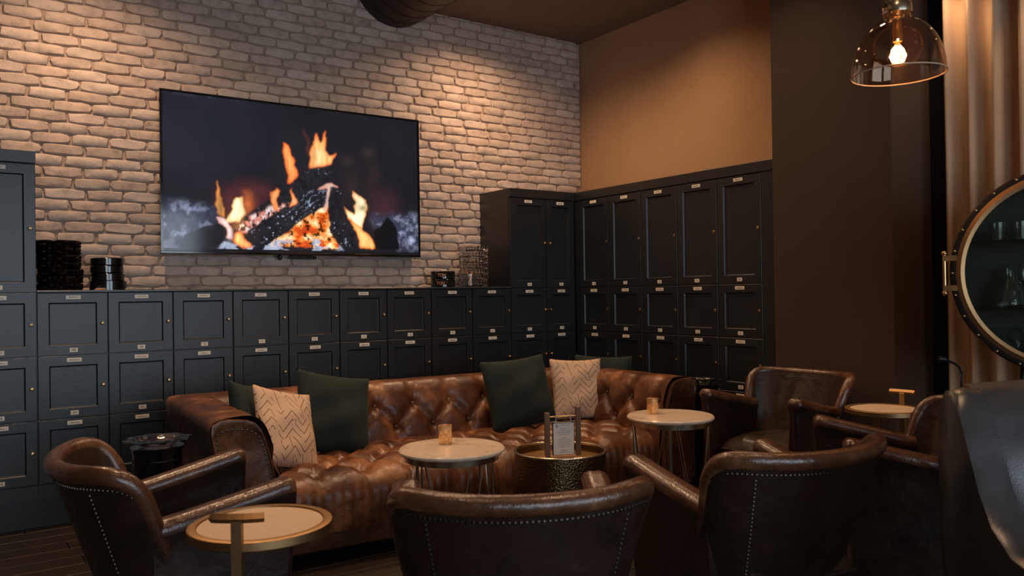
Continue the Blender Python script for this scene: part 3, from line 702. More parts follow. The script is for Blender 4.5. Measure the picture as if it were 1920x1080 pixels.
for s, ar in zip((-1, 1), arms):
    b = MB(); poly = [(s*(HX-p[0]), p[1]) for p in prof[::3]]+[(s*(HX-.025), .12), (s*(HX-.27), .12)]
    ins = lambda k_: [((x-s*(HX-.16))*k_+s*(HX-.16), (z-.45)*k_+.45) for x, z in poly]
    P0, P1 = ins(1.0), ins(.93); n = len(poly)
    vs = [(x, FR+.01, z) for x, z in P0]+[(x, FR-.012, z) for x, z in ins(.985)]+[(x, FR-.014, z) for x, z in P1]+[(x, FR-.008, z) for x, z in ins(.90)]
    fs = [(r_*n+i, r_*n+(i+1) % n, (r_+1)*n+(i+1) % n, (r_+1)*n+i) for r_ in range(3) for i in range(n)]+[tuple(3*n+i for i in range(n))]
    b.add(vs, fs); b.obj('arm_front', MT['sofa'], sofa, 50)
    b = MB(); Q, qs = resample(np.array(ins(.84)+[ins(.84)[0]]), .021)
    for x, z in Q: 
        if z > .16: b.dome((x, FR-.008, z), (0, -1, 0), .0065, n=6)
    o = b.obj('nailhead_trim', MT['nail'], ar); o['kind'] = 'stuff'
SW = HX-.27
sp_, ss = resample(catmull([(-.25, .385), (-.40, .405), (-.60, .415), (-.80, .415), (-.95, .408), (-1.03, .385), (-1.068, .335), (-1.072, .26), (-1.06, .165)], 8), .0125)
tn = np.gradient(sp_, axis=0); tn /= np.linalg.norm(tn, axis=1)[:, None]; sn = np.stack([tn[:, 1], -tn[:, 0]], 1)
if sn[2][1] < 0: sn = -sn
SR = [.14, .29, .44, .59, .72]
vs = []; na = 200
for i in range(na):
    a = -SW+2*SW*i/(na-1)
    for p, n_, s in zip(sp_, sn, ss):
        h = tuft(a, s, SR, .235, .03, .027)
        if s > .80: h += .004*math.sin(a*2*PI/.047)*min(1, (s-.80)/.06)
        q = p+n_*h; vs.append((a, q[0], q[1]))
m_ = len(sp_); fs = [(i*m_+k, (i+1)*m_+k, (i+1)*m_+k+1, i*m_+k+1) for i in range(na-1) for k in range(m_-1)]
st_ = MB().add(vs, fs).obj('seat', MT['sofa'], sofa, 60)
b = MB()
for j, rw in enumerate(SR):
    k = int(np.searchsorted(ss, rw)); q = sp_[k]-sn[k]*.002
    for i in range(-6, 7):
        a = .03+j*.1175+i*.235
        if abs(a) < SW-.02: b.dome((a, q[0], q[1]), (0, sn[k][0], sn[k][1]), .011, n=10, flat=.6)
o = b.obj('tufting_buttons', MT['sofa'], st_); o['kind'] = 'stuff'
b = MB(); b.box(-HX+.07, HX-.07, FR+.12, -.07, .055, .17, 0, .008); b.obj('base', MT['sofa'], sofa, False)
for x in (-HX+.13, HX-.13):
    for y in (FR+.17, -.14): MB().lathe([(0, 0), (.022, 0), (.030, .02), (.034, .056), (0, .056)], 16, (x, y, 0)).obj('foot', MT['woodleg'], sofa)

# ------------------------------------------------------------------ pillows
def pillow(name, label, mat, loc, size, rz, tilt, roll, thick=.075, seed=0, grp=None):
    rg = random.Random(seed); w, h = size; n = 34; b = MB(); ph = [rg.uniform(0, 6) for _ in range(6)]
    def f(side):
        def g(u, v):
            a, c = 2*u-1, 2*v-1
            e_ = max(0, (1-a*a)*(1-c*c))
            x = a*w/2*(1-.07*(1-c*c)**1)*(1 if 1 else 0); z = c*h/2*(1-.07*(1-a*a))
            t = thick*e_**.42*(1-.18*c) + .006*math.sin(5*a+ph[0]+2*c)*e_**.5+.005*math.sin(7*c+ph[1]-3*a)*e_**.5
            z -= .02*(1-c)*(1-a*a)*.3
            return (x, side*t, z)
        return g
    b.grid(f(-1), n, n); b.grid(f(1), n, n)
    me = b.mesh(name, mat, 60, fix=False)
    bm = bmesh.new(); bm.from_mesh(me); bmesh.ops.remove_doubles(bm, verts=bm.verts, dist=.0004); bmesh.ops.recalc_face_normals(bm, faces=bm.faces); bm.to_mesh(me); bm.free()
    o = put(name, me, None, loc); o.rotation_euler = (Matrix.Rotation(math.radians(rz), 4, 'Z') @ Matrix.Rotation(math.radians(tilt), 4, 'X') @ Matrix.Rotation(math.radians(roll), 4, 'Y')).to_euler()
    tag(o, label, 'pillow', grp); return o
PG = 'dark green velvet pillows'
pillow('velvet_pillow', 'dark green velvet pillow wedged in the left sofa corner behind the beige one', MT['green'], (-3.43, -1.50, .62), (.44, .44), 58, -12, 10, .07, 1)
pillow('patterned_pillow', 'beige pillow with gold line pattern leaning at the left sofa arm', MT['pillow'], (-3.295, -1.63, .61), (.37, .41), 26, -24, 16, .055, 2)
pillow('velvet_pillow', 'dark green velvet pillow just right of the left beige pillow', MT['green'], (-2.95, -1.40, .625), (.45, .44), 8, -18, 12, .08, 3)
pillow('velvet_pillow', 'large dark green velvet pillow in the middle of the sofa back', MT['green'], (-1.72, -1.41, .64), (.50, .44), 0, -16, -3, .08, 4)
pillow('patterned_pillow', 'beige pillow with gold line pattern on the right half of the sofa', MT['pillow'], (-1.25, -1.42, .625), (.38, .40), -14, -14, 2, .055, 5)
pillow('velvet_pillow', 'dark green velvet pillow behind the right beige pillow', MT['green'], (-1.02, -1.42, .625), (.40, .42), -30, -14, 3, .07, 6)

# ================================================================== ARMCHAIRS
def make_chair(label, mat, S=1.0, wb=.345, hb=.775, la=.40, ta=.68, ja=.60, group=None, rim=None):
    t = thing('leather_armchair', label, 'armchair', (0, 0, 0), 0, group)
    m = .215; A = .95*PI/2; th = .046
    def zt(u): return ja-.02+(hb-ja+.02+.018*u*u)*max(0, (1-abs(u)**9))**(1/2.6)
    def P(u, z, off=0.0):
        f = (z-.13)/(hb-.13); k = (.70+.30*max(0, f)**1.35)
        w_ = wb*k-off; mm = m*(.80+.20*f)-off*.85
        x = w_*math.sin(A*u)/math.sin(A); y = -mm*math.cos(A*u)+.17*(1-f)+.005
        return Vector((x, y, z))
    us = [math.sin(PI/2*i/26)*(.0)+ (i/26) for i in range(-26, 27)]
    us = [math.copysign(abs(u)**.85, u) for u in us]
    b = MB(); NO, NI = 16, 12; vs = []
    for u in us:
        z1 = zt(u); col = []
        for k in range(NO): z = .135+(z1-.135)*k/(NO-1); col.append(P(u, z))
        for k in range(NI):
            z = z1-(z1-.36)*k/(NI-1) if z1 > .37 else .36
            q = P(u, z, th); fold = .0035*math.sin(u*24+1.5*math.sin(z*9))*min(1, k/3)*(1-abs(u))
            q.y += fold; col.append(q)
        vs += [tuple(c) for c in col]
    K = NO+NI; n = len(us); fs = []
    for i in range(n-1):
        for k in range(K): l = (k+1) % K; fs.append((i*K+k, (i+1)*K+k, (i+1)*K+l, i*K+l))
    fs.append(tuple(range(K))); fs.append(tuple((n-1)*K+k for k in range(K)))
    b.add(vs, fs); bko = b.obj('backrest', mat, t, 50)
    # rolled rim following the outline of the back
    path = []
    def mid(u, z): return (P(u, z)+P(u, z, th))/2
    for z in (.50, .53, .56): path.append(mid(-1, z)+Vector((-.004, .012, 0)))
    for u in us: path.append(mid(u, zt(u)-.004)+Vector((0, .012*abs(u)**6-.006, 0)))
    for z in (.56, .53, .50): path.append(mid(1, z)+Vector((.004, .012, 0)))
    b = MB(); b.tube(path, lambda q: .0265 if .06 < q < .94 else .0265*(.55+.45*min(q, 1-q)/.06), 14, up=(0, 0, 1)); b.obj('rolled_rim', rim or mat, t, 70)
    # nailheads
    b = MB(); C0 = []
    for z in np.arange(.30, zt(1)-.02, .01): C0.append((-.90, z))
    for u in np.linspace(-.90, .90, 160): C0.append((u, max(.30, zt(u)-.042)))
    for z in np.arange(zt(1)-.02, .30, -.01): C0.append((.90, z))
    def run(C, sp):
        Q = np.array([tuple(P(u, z)) for u, z in C]); Q, _ = resample(Q, sp)
        for q in Q:
            c = Vector(q); d = Vector((c.x/wb*.8, -1 if abs(c.x) < .9*wb else -.3, 0)).normalized(); b.dome(c+d*.0005, d, .0047, n=6)
    Cc = [(u, z) for u, z in C0 if abs(u) < .895]; run(Cc, .0135)
    for s in (-1, 1): run([(s*.55, z) for z in np.arange(zt(.55)-.06, .16, -.02)], .0135)
    o = b.obj('nailhead_trim', MT['nail'], bko); o['kind'] = 'stuff'
    # arms
    for s in (-1, 1):
        b = MB(); prof_ = []
        R = [(-.030, -.075), (-.036, -.03), (-.046, -.012), (-.046, .008), (-.036, .022), (-.016, .029), (-.004, .0265), (.012, .029), (.030, .022), (.040, .008), (.040, -.014), (.030, -.030), (.024, -.075)]
        secs = []; NS = 16
        for i in range(NS):
            q = i/(NS-1); y = .03+(la-.03)*q; z = ja+(ta-ja)*q**1.1; x = .262+.022*q; k = 1
            secs.append((x, y, z, k))
        secs += [(.2845, la+.016, ta+.001, .97), (.2845, la+.028, ta-.004, .80), (.284, la+.034, ta-.012, .5)]
        vs = []
        for (x, y, z, k) in secs:
            for (a, c) in R: vs.append((s*(x+a*-1*k), y, z+(c*k)))
            zb = .15; 
            vs.append((s*(x-.030-.012), y if y < la else la+(y-la)*.3, (z+zb)/2)); vs.append((s*(x-.03-.02), min(y, la), zb)); vs.append((s*(x+.022-.025), min(y, la), zb)); vs.append((s*(x+.026-.008), y if y < la else la+(y-la)*.3, (z+zb)/2))
        # reorder: roll profile then down the inner side, along the bottom, up the outer side
        K = len(R)+4; V = []
        for i in range(len(secs)):
            c = vs[i*K:(i+1)*K]; roll = c[:len(R)]; inner_mid, inner_bot, outer_bot, outer_mid = c[len(R):]
            V += roll+[inner_mid, inner_bot, outer_bot, outer_mid]
        n = len(secs); fs = []
        # roll goes from outer(-) to inner(+): a=-.030 is mirrored to +x side (outer)
        for i in range(n-1):
            for k in range(K): l = (k+1) % K; fs.append((i*K+k, (i+1)*K+k, (i+1)*K+l, i*K+l))
        fs.append(tuple(range(K))); fs.append(tuple((n-1)*K+k for k in range(K)))
        b.add(V, fs); ar = b.obj('armrest', mat, t, 55)
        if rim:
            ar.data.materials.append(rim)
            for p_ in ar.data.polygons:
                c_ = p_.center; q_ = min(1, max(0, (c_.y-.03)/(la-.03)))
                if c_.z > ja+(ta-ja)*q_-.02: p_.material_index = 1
        b = MB()
        for z in np.arange(.19, ta-.05, .0165): b.dome((s*(.266+.018*(z-.15)/.5), la+.004, z), (0, 1, 0), .0055, n=6)
        for y in np.arange(.05, la, .0165): b.dome((s*.262, y, .165), (s, 0, 0), .0055, n=6)
        o = b.obj('nailhead_trim', MT['nail'], ar); o['kind'] = 'stuff'
    # seat
    b = MB(); b.box(-.236, .236, -.04, la-.012, .135, .345, 0, .012); b.obj('seat_frame', mat, t, False)
    def cush(u, v):
        a = 2*u-1; c = 2*v-1; e_ = max(0, (1-abs(a)**6)*(1-abs(c)**6)); 
        return (a*.212*(1-.03*c*c), .155+c*(.225+(la-.40)/2)*1.0, .345+.045+.065*e_**.4+.010*(1-a*a)*(1-c*c)+.003*math.sin(9*a+5*c)*e_)
    b = MB(); b.grid(cush, 26, 26); b.grid(lambda u, v: (cush(u, v)[0], cush(u, v)[1], .345), 2, 2)
    edge = [cush(i/25, 0) for i in range(26)]+[cush(1, j/25) for j in range(1, 26)]+[cush(1-i/25, 1) for i in range(1, 26)]+[cush(0, 1-j/25) for j in range(1, 25)]
    b.tube([(x, y, z-.008) for x, y, z in edge], .009, 8, closed=True)
    nE = len(edge); b.add([(x, y, z) for x, y, z in edge]+[(x, y, .345) for x, y, z in edge], [(i, (i+1) % nE, nE+(i+1) % nE, nE+i) for i in range(nE)])
    b.obj('seat_cushion', mat, t, 60)
    for sx_ in (-1, 1):
        b = MB(); b.tube([(sx_*.215, la-.05, .14), (sx_*.222, la-.045, 0)], lambda q: .026-.010*q, 4, up=(1, 1, 0)); b.obj('leg', MT['woodleg'], t, False)
        b = MB(); b.tube([(sx_*.165, .0, .14), (sx_*.18, -.055, .07), (sx_*.19, -.10, 0)], lambda q: .026-.010*q, 4, up=(1, 1, 0)); b.obj('leg', MT['woodleg'], t, False)
    return t
CG = 'brown leather armchairs around the tables'
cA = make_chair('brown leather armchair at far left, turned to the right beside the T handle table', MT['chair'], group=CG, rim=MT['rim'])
cA.location = (-4.222, -2.834, 0); cA.rotation_euler.z = math.radians(-92)
dup(cA, (-3.486, -3.893, 0), math.radians(-27.6), 'brown leather armchair seen from behind, in front of the hammered brass drum')
dup(cA, (-2.547, -4.0, 0), math.radians(-9), 'brown leather armchair seen from behind, in front of the right marble table')
dup(cA, (-.76, -2.74, 0), math.radians(91), 'brown leather armchair before the dark pillar, its creased back facing the room')
dup(cA, (-1.463, -3.923, 0), math.radians(44.8), 'brown leather armchair partly hidden by the black one, facing left')
bc = thing('black_armchair', 'big black leather armchair at the right edge with cool daylight on its back cushion', 'armchair', (-2.30, -4.83, 0), math.radians(142))
side = [(-.13, .60), (-.135, .85), (-.13, .955), (-.105, .99), (-.07, .998), (-.035, .985), (-.005, .94), (.035, .86), (.075, .78), (.13, .71), (.21, .665), (.33, .65), (.47, .645), (.505, .62), (.515, .57), (.505, .10), (-.05, .10), (-.09, .35)]
for s in (-1, 1):
    b = MB(); n = len(side); cy, cz = .15, .5; x_in, x_out = s*.345, s*.425
    secs = [(x_in, 1.0), (x_in+(x_out-x_in)*.5, 1.012), (x_in+(x_out-x_in)*.85, 1.0), (x_out, .965)]
    vs = [(x, cy+(y-cy)*k, cz+(z-cz)*k) for x, k in secs for y, z in side]
    fs = [(r_*n+i, r_*n+(i+1) % n, (r_+1)*n+(i+1) % n, (r_+1)*n+i) for r_ in range(3) for i in range(n)]+[tuple(range(n)), tuple(3*n+i for i in range(n))]
    b.add(vs, fs).obj('side_panel', MT['blackleather'], bc, 45)
    MB().cyl((s*.37, .46, .10), (s*.375, .465, 0), .024, .016, 10).obj('leg', MT['woodleg'], bc); MB().cyl((s*.37, -.02, .10), (s*.375, -.05, 0), .024, .016, 10).obj('leg', MT['woodleg'], bc)
def bfun(u, v):
    x = (2*u-1)*.36; z = .40+.615*v; y0_ = .17-.20*v
    e_ = max(0, 1-(2*u-1)**6)
    if v > .85: k_ = (v-.85)/.15; y0_ -= .085*k_**2; z = .40+.615*.85+.615*.15*math.sin(k_*PI/2)*.9
    return (x, y0_+.035*math.sin(PI*min(1, v*1.05))*e_+.008*math.sin(6*x+4*v)+.004*math.sin(15*v+9*x), z+.015*(1-(2*u-1)**2)*v)
b = MB(); b.grid(bfun, 36, 40); b.grid(lambda u, v: ((2*u-1)*.36, -.06-.065*v, .10+.88*v), 4, 8); b.obj('back_cushion', MT['blackleather'], bc, 60)
b = MB(); b.grid(lambda u, v: ((2*u-1)*.34, .10+.42*v, .40+.05*max(0, (1-(2*u-1)**6)*(1-(2*v-1)**6))**.4), 20, 20); b.box(-.34, .34, .0, .49, .12, .40, 0, .01); b.obj('seat_cushion', MT['blackleather'], bc, 60)

# ================================================================== TABLES
def accent_table(label, loc, rz, group):
    t = thing('marble_table', label, 'table', loc, rz, group); H = .66; r_ = .208
    MB().lathe([(0, H-.019), (r_-.006, H-.019), (r_, H-.013), (r_, H-.006), (r_-.006, H), (0, H)], 72).obj('tabletop', MT['marble'], t)
    MB().lathe([(.170, H-.045), (.184, H-.045), (.184, H-.0195), (.170, H-.0195)], 64, closed=True).obj('apron_ring', MT['steelbrass'], t)
    MB().tube([(.178*math.cos(a), .178*math.sin(a), .006) for a in np.linspace(0, 2*PI, 49)[:-1]], .006, 8, closed=True).obj('base_ring', MT['steelbrass'], t)
    for i in range(4):
        a = i*PI/2
        MB().cyl((.178*math.cos(a), .178*math.sin(a), H-.045), (.178*math.cos(a), .178*math.sin(a), .006), .0045, n=8).obj('leg', MT['steelbrass'], t)
        for s in (-1, 1):
            a2 = a+PI/4+s*.0; a1 = a+PI/4+s*PI/4*.8
            MB().cyl((.178*math.cos(a1), .178*math.sin(a1), H-.045), (.178*math.cos(a2), .178*math.sin(a2), .006), .0035, n=8).obj('brace_rod', MT['steelbrass'], t)
    return t
def votive(label, loc):
    t = thing('candle_holder', label, 'candle holder', loc, random.random()*6, 'gold votive holders')
    MB().lathe([(0, 0), (.024, 0), (.0265, .004), (.0275, .074), (.0255, .074), (.0245, .010), (0, .008)], 40).obj('cup', MT['votive'], t)
    MB().lathe([(0, .0085), (.024, .0085), (.0245, .040), (.012, .037), (0, .037)], 32).obj('candle', MT['wax'], t); return t
tab1 = accent_table('round cream marble table with thin brass rods, left of the hammered drum', (-3.05, -2.82, 0), .35, 'round marble tables')
tab2 = accent_table('round cream marble table with thin brass rods, right of the hammered drum', (-1.803, -2.789, 0), .75, 'round marble tables')
votive('gold mercury glass candle holder on the left marble table', (-3.035, -2.745, .6605))
votive('gold mercury glass candle holder on the right marble table', (-1.835, -2.70, .6605))
# hammered drum
t = thing('drum_table', 'hammered brass drum table with raised rim between the marble tables', 'table', (-2.415, -2.70, 0))
MB().lathe([(.196, .02), (.206, .05), (.2075, .25), (.206, .52), (.203, .548), (.199, .548), (.197, .50), (.195, .02)], 96, closed=True).obj('drum_body', MT['hammer'], t)
MB().lathe([(0, .512), (.197, .512), (.197, .520), (0, .520)], 64).obj('tray_top', simple('tray_brass', (.45, .26, .11), .34, 1, 9, .3, .2), t)
MB().tube([(.203*math.cos(a), .203*math.sin(a), .550) for a in np.linspace(0, 2*PI, 73)[:-1]], .0065, 10, closed=True).obj('rim', MT['steelbrass'], t)
MB().lathe([(.0, 0), (.192, 0), (.192, .02), (0, .02)], 48).obj('base', MT['darkmetal'], t)
# menu holder
t = thing('menu_holder', 'wooden stand with two posts holding a small printed menu on the drum table', 'menu stand', (-2.455, -2.775, .5205), math.radians(-22))
b = MB(); b.prism([(-.105, 0), (.105, 0), (.075, .022), (-.085, .022)], -.035, .035); b.obj('base', MT['wood'], t, False)
MB().box(-.083, -.063, -.012, .010, .022, .215, 0, .002).obj('post', MT['woodd'], t, False); MB().box(.058, .078, -.012, .010, .022, .235, 0, .002).obj('post', MT['woodd'], t, False)
MB().cyl((-.064, 0, .196), (.059, 0, .196), .0035, n=10).obj('crossbar', MT['brass'], t); MB().cyl((-.064, 0, .075), (.059, 0, .075), .0035, n=10).obj('crossbar', MT['brass'], t)
b = MB(); b.box(-.052, .048, -.010, -.006, .028, .175, 0, .001); bd = b.obj('clipboard', MT['blackplastic'], t, False)
b = MB(); b.tube([(-.054, -.013, .176), (-.02, -.016, .170), (.016, -.016, .170), (.05, -.013, .176)], .0035, 8); b.cyl((-.035, -.01, .176), (-.035, -.003, .200), .002, n=6); b.cyl((.032, -.01, .176), (.032, -.003, .200), .002, n=6)
b.obj('wire_clip', simple('chrome_wire', (.8, .8, .8), .15, 1, 20, .05), t)
b = MB(); b.box(-.048, .045, -.0118, -.0105, .030, .168, 0); rg = random.Random(4); zz = .158
b.box(-.036, -.030, -.0122, -.0117, .148, .161, 1); b.box(-.039, -.027, -.0122, -.0117, .155, .157, 1)
for ln in (.05, 0, .034, .056, .060, .050, 0, .030, .054, .060, .046, .052, .036, 0, .030, .040):
    if ln:
        x = -ln/2+(.010 if zz > .15 else 0)
        while x < ln/2: l = rg.uniform(.003, .007); b.box(x, x+l, -.0122, -.0117, zz-.0014, zz+.0008, 1); x += l+.0018
    zz -= .0078
b.obj('menu_sheet', [MT['paper'], simple('grey_print', (.30, .26, .22), .7, 0, 40, .1)], t, False)
# T handle tables
def handle_table(label, loc, rz):
    t = thing('side_table', label, 'side table', loc, rz, 'T handle side tables'); H = .66; r_ = .185
    MB().lathe([(0, H-.022), (r_-.004, H-.022), (r_, H-.018), (r_, H+.002), (r_-.003, H+.004), (r_-.022, H+.004), (r_-.024, H-.002), (0, H-.002)], 72).obj('table_frame', MT['satinbrass'], t)
    MB().lathe([(0, H-.0015), (r_-.0245, H-.0015), (r_-.0255, H+.0005), (0, H+.0005)], 64).obj('inlay_top', MT['inlay'], t)
    b = MB(); b.box(-.0125, .0125, -r_-.020, -r_-.0005, .018, H+.062, 0, .002); b.obj('post', MT['satinbrass'], t, False)
    b = MB(); b.tube([(.074*math.sin(q)*1.0, -r_-.012-.010*math.cos(q*1.3)+.008, H+.067) for q in np.linspace(-1.05, 1.05, 9)], .0095, 4, sc=(1.15, 1.25)); b.obj('handle', MT['satinbrass'], t, False)
    MB().lathe([(0, 0), (.13, 0), (.135, .004), (.135, .016), (.13, .019), (0, .019)], 48, (0, -.06, 0)).obj('base_plate', MT['satinbrass'], t)
    b = MB(); b.prism([(-.010, H-.085), (.010, H-.085), (.022, H-.0225), (-.022, H-.0225)], .09, .098); b.obj('bracket', MT['satinbrass'], t, False)
    b = MB(); b.box(-.008, .008, -r_, .098, H-.034, H-.0225); b.obj('under_bar', MT['satinbrass'], t, False)
    return t
handle_table('round brass rimmed side table with T handle at lower left beside the far left armchair', (-3.995, -3.42, 0), math.radians(-34))
handle_table('round brass rimmed side table with T handle behind the right armchairs by the pillar', (-.86, -3.33, 0), math.radians(95))
# ash stands
def ash_stand(label, loc, H=.635):
    t = thing('ash_stand', label, 'ash stand', loc)
    MB().lathe([(0, 0), (.115, 0), (.118, .006), (.118, .02), (.095, .03), (.092, .05), (.098, .08), (.098, H-.03), (.105, H-.012), (.105, H), (0, H)], 48).obj('pedestal', MT['blackgloss'], t)
    MB().lathe([(.099, H-.06), (.1005, H-.058), (.1005, H-.052), (.099, H-.05)], 48, closed=True).obj('band', MT['darkmetal'], t)
    return t
def glass_ashtray(label, loc, s=1):
    def mod(a, r_, z_): k_ = 1+.07*math.cos(8*a)*(r_ > .09); return (r_*k_*s, z_)
    o = MB().lathe([(0, 0), (.055, 0), (.075, .008), (.088, .020), (.128, .026), (.130, .031), (.092, .031), (.078, .022), (.050, .008), (0, .007)], 96, mod=mod).obj('glass_ashtray', MT['crystal'])
    o.location = loc; tag(o, label, 'ashtray', 'clear glass ashtrays on black stands'); return o
ash_stand('glossy black cylindrical ash stand left of the sofa arm', (-3.94, -1.88, 0))
glass_ashtray('wavy clear glass ashtray on the black stand left of the sofa', (-3.94, -1.88, .636))
ash_stand('glossy black cylindrical ash stand at the right end of the sofa', (-.70, -2.02, 0), .665)
glass_ashtray('wavy clear glass ashtray on the black stand at the right end of the sofa', (-.70, -2.02, .666), .78)

# ================================================================== PENDANT LAMP
pl = thing('pendant_lamp', 'clear glass dome pendant lamp with glowing round bulb hanging at upper right', 'pendant lamp', (-1.878, -4.0, 2.02))
R = .156; HH = .200
outp = [(R*math.cos(q)**.85 if q < 1.5 else 0, HH*math.sin(q)) for q in np.linspace(0, 1.32, 22)]
top_r = outp[-1][0]
prof2 = outp+[(top_r*.96, HH*.985+.012), (top_r*.93, HH+.02)]
inner = [(max(.01, r_-.0035), z_) for r_, z_ in prof2][::-1]
MB().lathe(prof2+inner, 72, closed=True).obj('glass_shade', MT['lampglass'], pl, 70)
MB().tube([(R*math.cos(a), R*math.sin(a), .0) for a in np.linspace(0, 2*PI, 73)[:-1]], .0026, 8, closed=True).obj('shade_rim', simple('bright_glass_edge', (.85, .66, .48), .2, .5, 20, .05), pl)
b = MB(); b.lathe([(0, .218), (top_r*1.02, .218), (top_r*1.04, .226), (top_r*1.04, .246), (top_r*.9, .256), (top_r*.75, .315), (.012, .335), (0, .335)], 40); b.obj('cap', MT['steelbrass'], pl)
for s in (-1, 1):
    b = MB(); b.box(min(s*.045, s*.086), max(s*.045, s*.086), -.008, .008, .226, .237); b.box(min(s*.078, s*.087), max(s*.078, s*.087), -.008, .008, .226, .305); b.box(min(s*.02, s*.087), max(s*.02, s*.087), -.008, .008, .300, .310)
    b.obj('bracket', MT['steelbrass'], pl, False)
    MB().cyl((s*.040, 0, .212), (s*.040, 0, .35), .006, n=10).obj('side_rod', MT['steelbrass'], pl)
MB().lathe([(0, .218), (.014, .218), (.014, .175), (.016, .170), (.016, .118), (0, .118)], 24).obj('socket', MT['brass'], pl)
bb = MB().lathe([(.012, .119), (.013, .110), (.024, .100), (.034, .084), (.037, .068), (.034, .050), (.022, .036), (0, .030)], 28).obj('bulb', MT['lampglass'], pl)
b = MB()
for i in range(8):
    a = i*PI/4; b.tube([(.008*math.cos(a), .008*math.sin(a), .102), (.020*math.cos(a), .020*math.sin(a), .088), (.026*math.cos(a+.4), .026*math.sin(a+.4), .068), (.018*math.cos(a+.8), .018*math.sin(a+.8), .048)], .0034, 6)
b.obj('filament', MT['bulb'], bb)
MB().cyl((0, 0, .335), (0, 0, CEIL-2.02-.02), .004, n=8).obj('cord', MT['blackplastic'], pl)
MB().lathe([(0, CEIL-2.02-.022), (.05, CEIL-2.02-.022), (.055, CEIL-2.02-.001), (0, CEIL-2.02-.001)], 28).obj('ceiling_canopy', MT['steelbrass'], pl)
l = bpy.data.lights.new('bulb_light', 'POINT'); l.energy = 5; l.color = (1, .5, .2); l.shadow_soft_size = .02
lo_ = bpy.data.objects.new('bulb_light', l); COL.objects.link(lo_); lo_.location = (-1.878, -4.0, 2.092)

# ================================================================== CURTAIN
def cfun(u, v):
    y = -3.305-u*2.3; z = .03+v*(CEIL-.06)
    ph = y*2*PI/.125+.8*math.sin(y*4.1)+.25*math.sin(z*1.3+y*4)
    amp = .040*(.8+.25*math.sin(y*5.0+1))*(1+.10*(1-v))
    s_ = math.sin(ph); return (-.185-amp*(abs(s_)**.8*math.copysign(1, s_)), y+.010*math.cos(ph), z)
b = MB(); b.grid(cfun, 520, 24)
o = b.obj('curtain', MT['curtain'], None, 80); tag(o, 'floor length tan curtain hanging in deep folds at the right', 'curtain')
sm = o.modifiers.new('thick', 'SOLIDIFY'); sm.thickness = .004
t = thing('curtain_rail', 'black curtain rail at the ceiling above the tan curtain', 'rail', (-.185, -4.45, CEIL-.016))
MB().box(-.012, .012, -1.2, 1.13, -.006, .015).obj('rail', MT['blackplastic'], t, False)

# ================================================================== ROUND DISPLAY CABINET
gcx = Vector((-0.835, -4.145, 0)); gz = 1.320; GR = .43
ga = math.radians(-66)          # local -y looks out through the door
g = thing('round_display_cabinet', 'round black cabinet with brass edged glass door full of glassware at the right edge', 'display cabinet', (gcx.x, gcx.y, 0), ga)
RX = Matrix.Translation((0, 0, gz)) @ Matrix.Rotation(PI/2, 4, 'X')      # lathe axis z -> local -y
def L2(prof, mat, name, par, n=80, closed=True): b = MB(); b.M = RX; return (b.lathe(prof, n, closed=closed).obj(name, mat, par, 40))
L2([(GR+.005, -.0), (GR+.005, -.34), (0, -.34), (0, -.325), (GR-.015, -.325), (GR-.015, 0)], MT['case'], 'drum_case', g, closed=True)
dr = L2([(GR-.03, .002), (GR+.012, .002), (GR+.016, .012), (GR+.010, .024), (GR-.010, .028), (GR-.03, .022)], MT['darkmetal'], 'door', g)
L2([(GR-.045, .012), (GR-.028, .010), (GR-.010, .030), (GR-.028, .036), (GR-.043, .030)], MT['satinbrass'], 'door_ring', dr)
L2([(0, .014), (GR-.036, .014), (GR-.036, .019), (0, .019)], MT['paneglass'], 'door_glass', dr, closed=False)
b = MB(); b.M = RX
for i in range(28):
    a = 2*PI*i/28; b.dome(((GR+.005)*math.cos(a), (GR+.005)*math.sin(a), .024), (0, 0, 1), .006, n=8)
o = b.obj('door_rivets', MT['brass'], dr); o['kind'] = 'stuff'
hx = -(GR+.035)
b = MB(); b.cyl((hx, -.02, gz-.085), (hx, -.02, gz+.085), .008, n=12)
for z in (-.088, .088): b.sphere((hx, -.02, gz+z), .012, n=12); b.box(hx-.004, hx+.05, -.030, -.010, gz+z*.75-.012, gz+z*.75+.012)
b.obj('hinge', MT['brass'], dr)
SH = (gz+.135, gz-.155)
for z in SH:
    hw = math.sqrt((GR-.02)**2-(z-gz)**2); MB().box(-hw, hw, .02, .32, z-.012, z, 0, .003).obj('shelf', MT['blackgloss'], g, False)
b = MB(); b.cyl((0, .16, gz-GR+.01), (0, .16, .06), .03, .04, 20); b.lathe([(0, 0), (.24, 0), (.24, .015), (.05, .06), (0, .06)], 40, (0, .16, 0)); b.obj('stand', MT['darkmetal'], g)
for s in (-1, 1): MB().cyl((s*.17, .16, gz-GR+.06), (s*.22, .16, .0), .012, .010, 12).obj('leg', MT['darkmetal'], g)
Gm = Matrix.Translation((gcx.x, gcx.y, 0)) @ Matrix.Rotation(ga, 4, 'Z')
def gp(x, y, z): return tuple(Gm @ Vector((x, y, z)))
tumb = MB().lathe([(0, 0), (.024, 0), (.027, .005), (.031, .085), (.029, .085), (.025, .008), (0, .007)], 28).mesh('drinking_glass', MT['crystal'])
k = 0
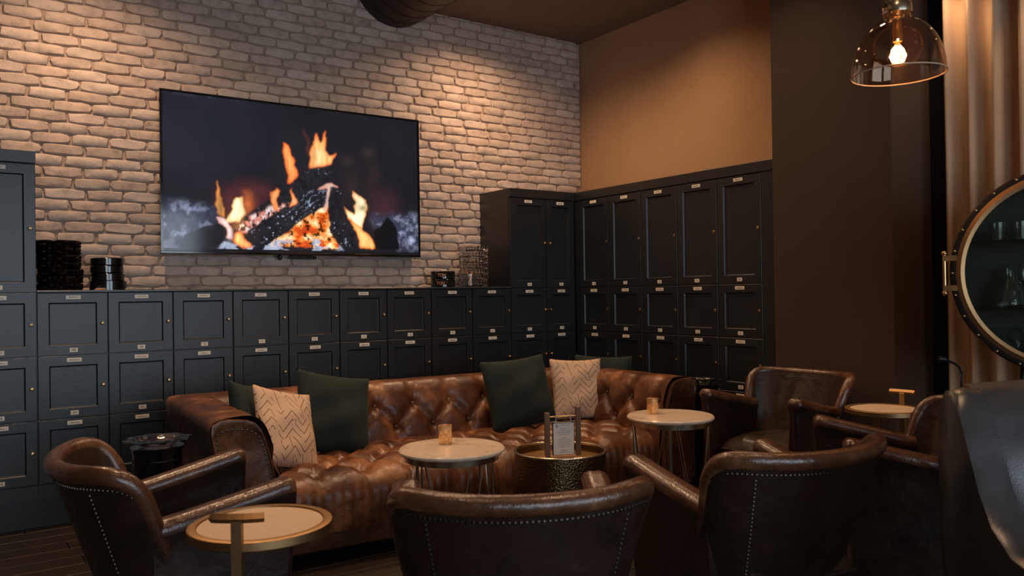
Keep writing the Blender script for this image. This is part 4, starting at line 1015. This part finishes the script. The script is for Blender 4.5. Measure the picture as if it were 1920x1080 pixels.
for x in (-.26, -.175, -.09, -.005, .08, .165, .25):
    hw = math.sqrt((GR-.03)**2-(.135+.09)**2)
    if abs(x) > hw-.03: continue
    o = put('drinking_glass', tumb, None, gp(x, .08, SH[0]+.0005)); k += 1
    tag(o, f'short clear tumbler on the upper shelf of the round cabinet, {ordn[k-1]} from the left', 'glass', 'tumblers on the upper shelf of the round cabinet')
def wineglass(): return MB().lathe([(0, 0), (.032, 0), (.030, .003), (.005, .008), (.004, .075), (.012, .085), (.034, .115), (.038, .15), (.031, .19), (.0295, .19), (.036, .15), (.031, .117), (0, .09)], 32).mesh('wine_glass', MT['crystal'])
wg = wineglass()
for x, l in ((-.15, 'leftmost'), (-.02, 'second'), (.12, 'third')):
    o = put('wine_glass', wg, None, gp(x, .10, SH[1]+.0005)); tag(o, f'stemmed clear glass on the middle shelf of the round cabinet, {l} from the left', 'glass', 'stemmed glasses in the round cabinet')
dc = MB().lathe([(0, 0), (.052, 0), (.058, .01), (.050, .07), (.022, .12), (.017, .17), (.024, .19), (.022, .19), (.014, .17), (.018, .12), (.046, .07), (.052, .012), (0, .01)], 36).obj('decanter', MT['crystal'])
dc.location = gp(-.22, .19, SH[1]+.0005); tag(dc, 'clear glass decanter at the left of the middle shelf in the round cabinet', 'decanter')
for i, x in enumerate((-.17, -.06, .06)):
    hw = gz-math.sqrt((GR-.017)**2-x*x)
    o = put('lying_glass', tumb, None, gp(x, .06+.035*i, hw+.062)); o.rotation_euler = (math.radians(58), .2*i, ga+math.radians(30*(i-1)))
    tag(o, f'clear tumbler lying tipped in the bottom of the round cabinet, {["leftmost", "middle", "rightmost"][i]} of three', 'glass', 'tipped tumblers in the round cabinet')
# gooseneck reading lamp behind the armchairs
t = thing('gooseneck_lamp', 'small black gooseneck lamp in front of the curtain, behind the black armchair', 'lamp', (-.985, -3.66, 0))
b = MB(); b.lathe([(0, 0), (.10, 0), (.10, .012), (0, .018)], 32); b.obj('base', MT['blackplastic'], t)
b.tube([(.105, -.053, .012), (.105, -.053, .80), (.105, -.054, .865), (.098, -.048, .892), (.080, -.037, .909), (.058, -.020, .922), (.040, -.009, .929)], .0055, 8)
b.tube([(.045, -.012, .930), (.028, 0, .933), (.018, .006, .931)], .011, 10)
b.obj('neck', MT['blackplastic'], t)
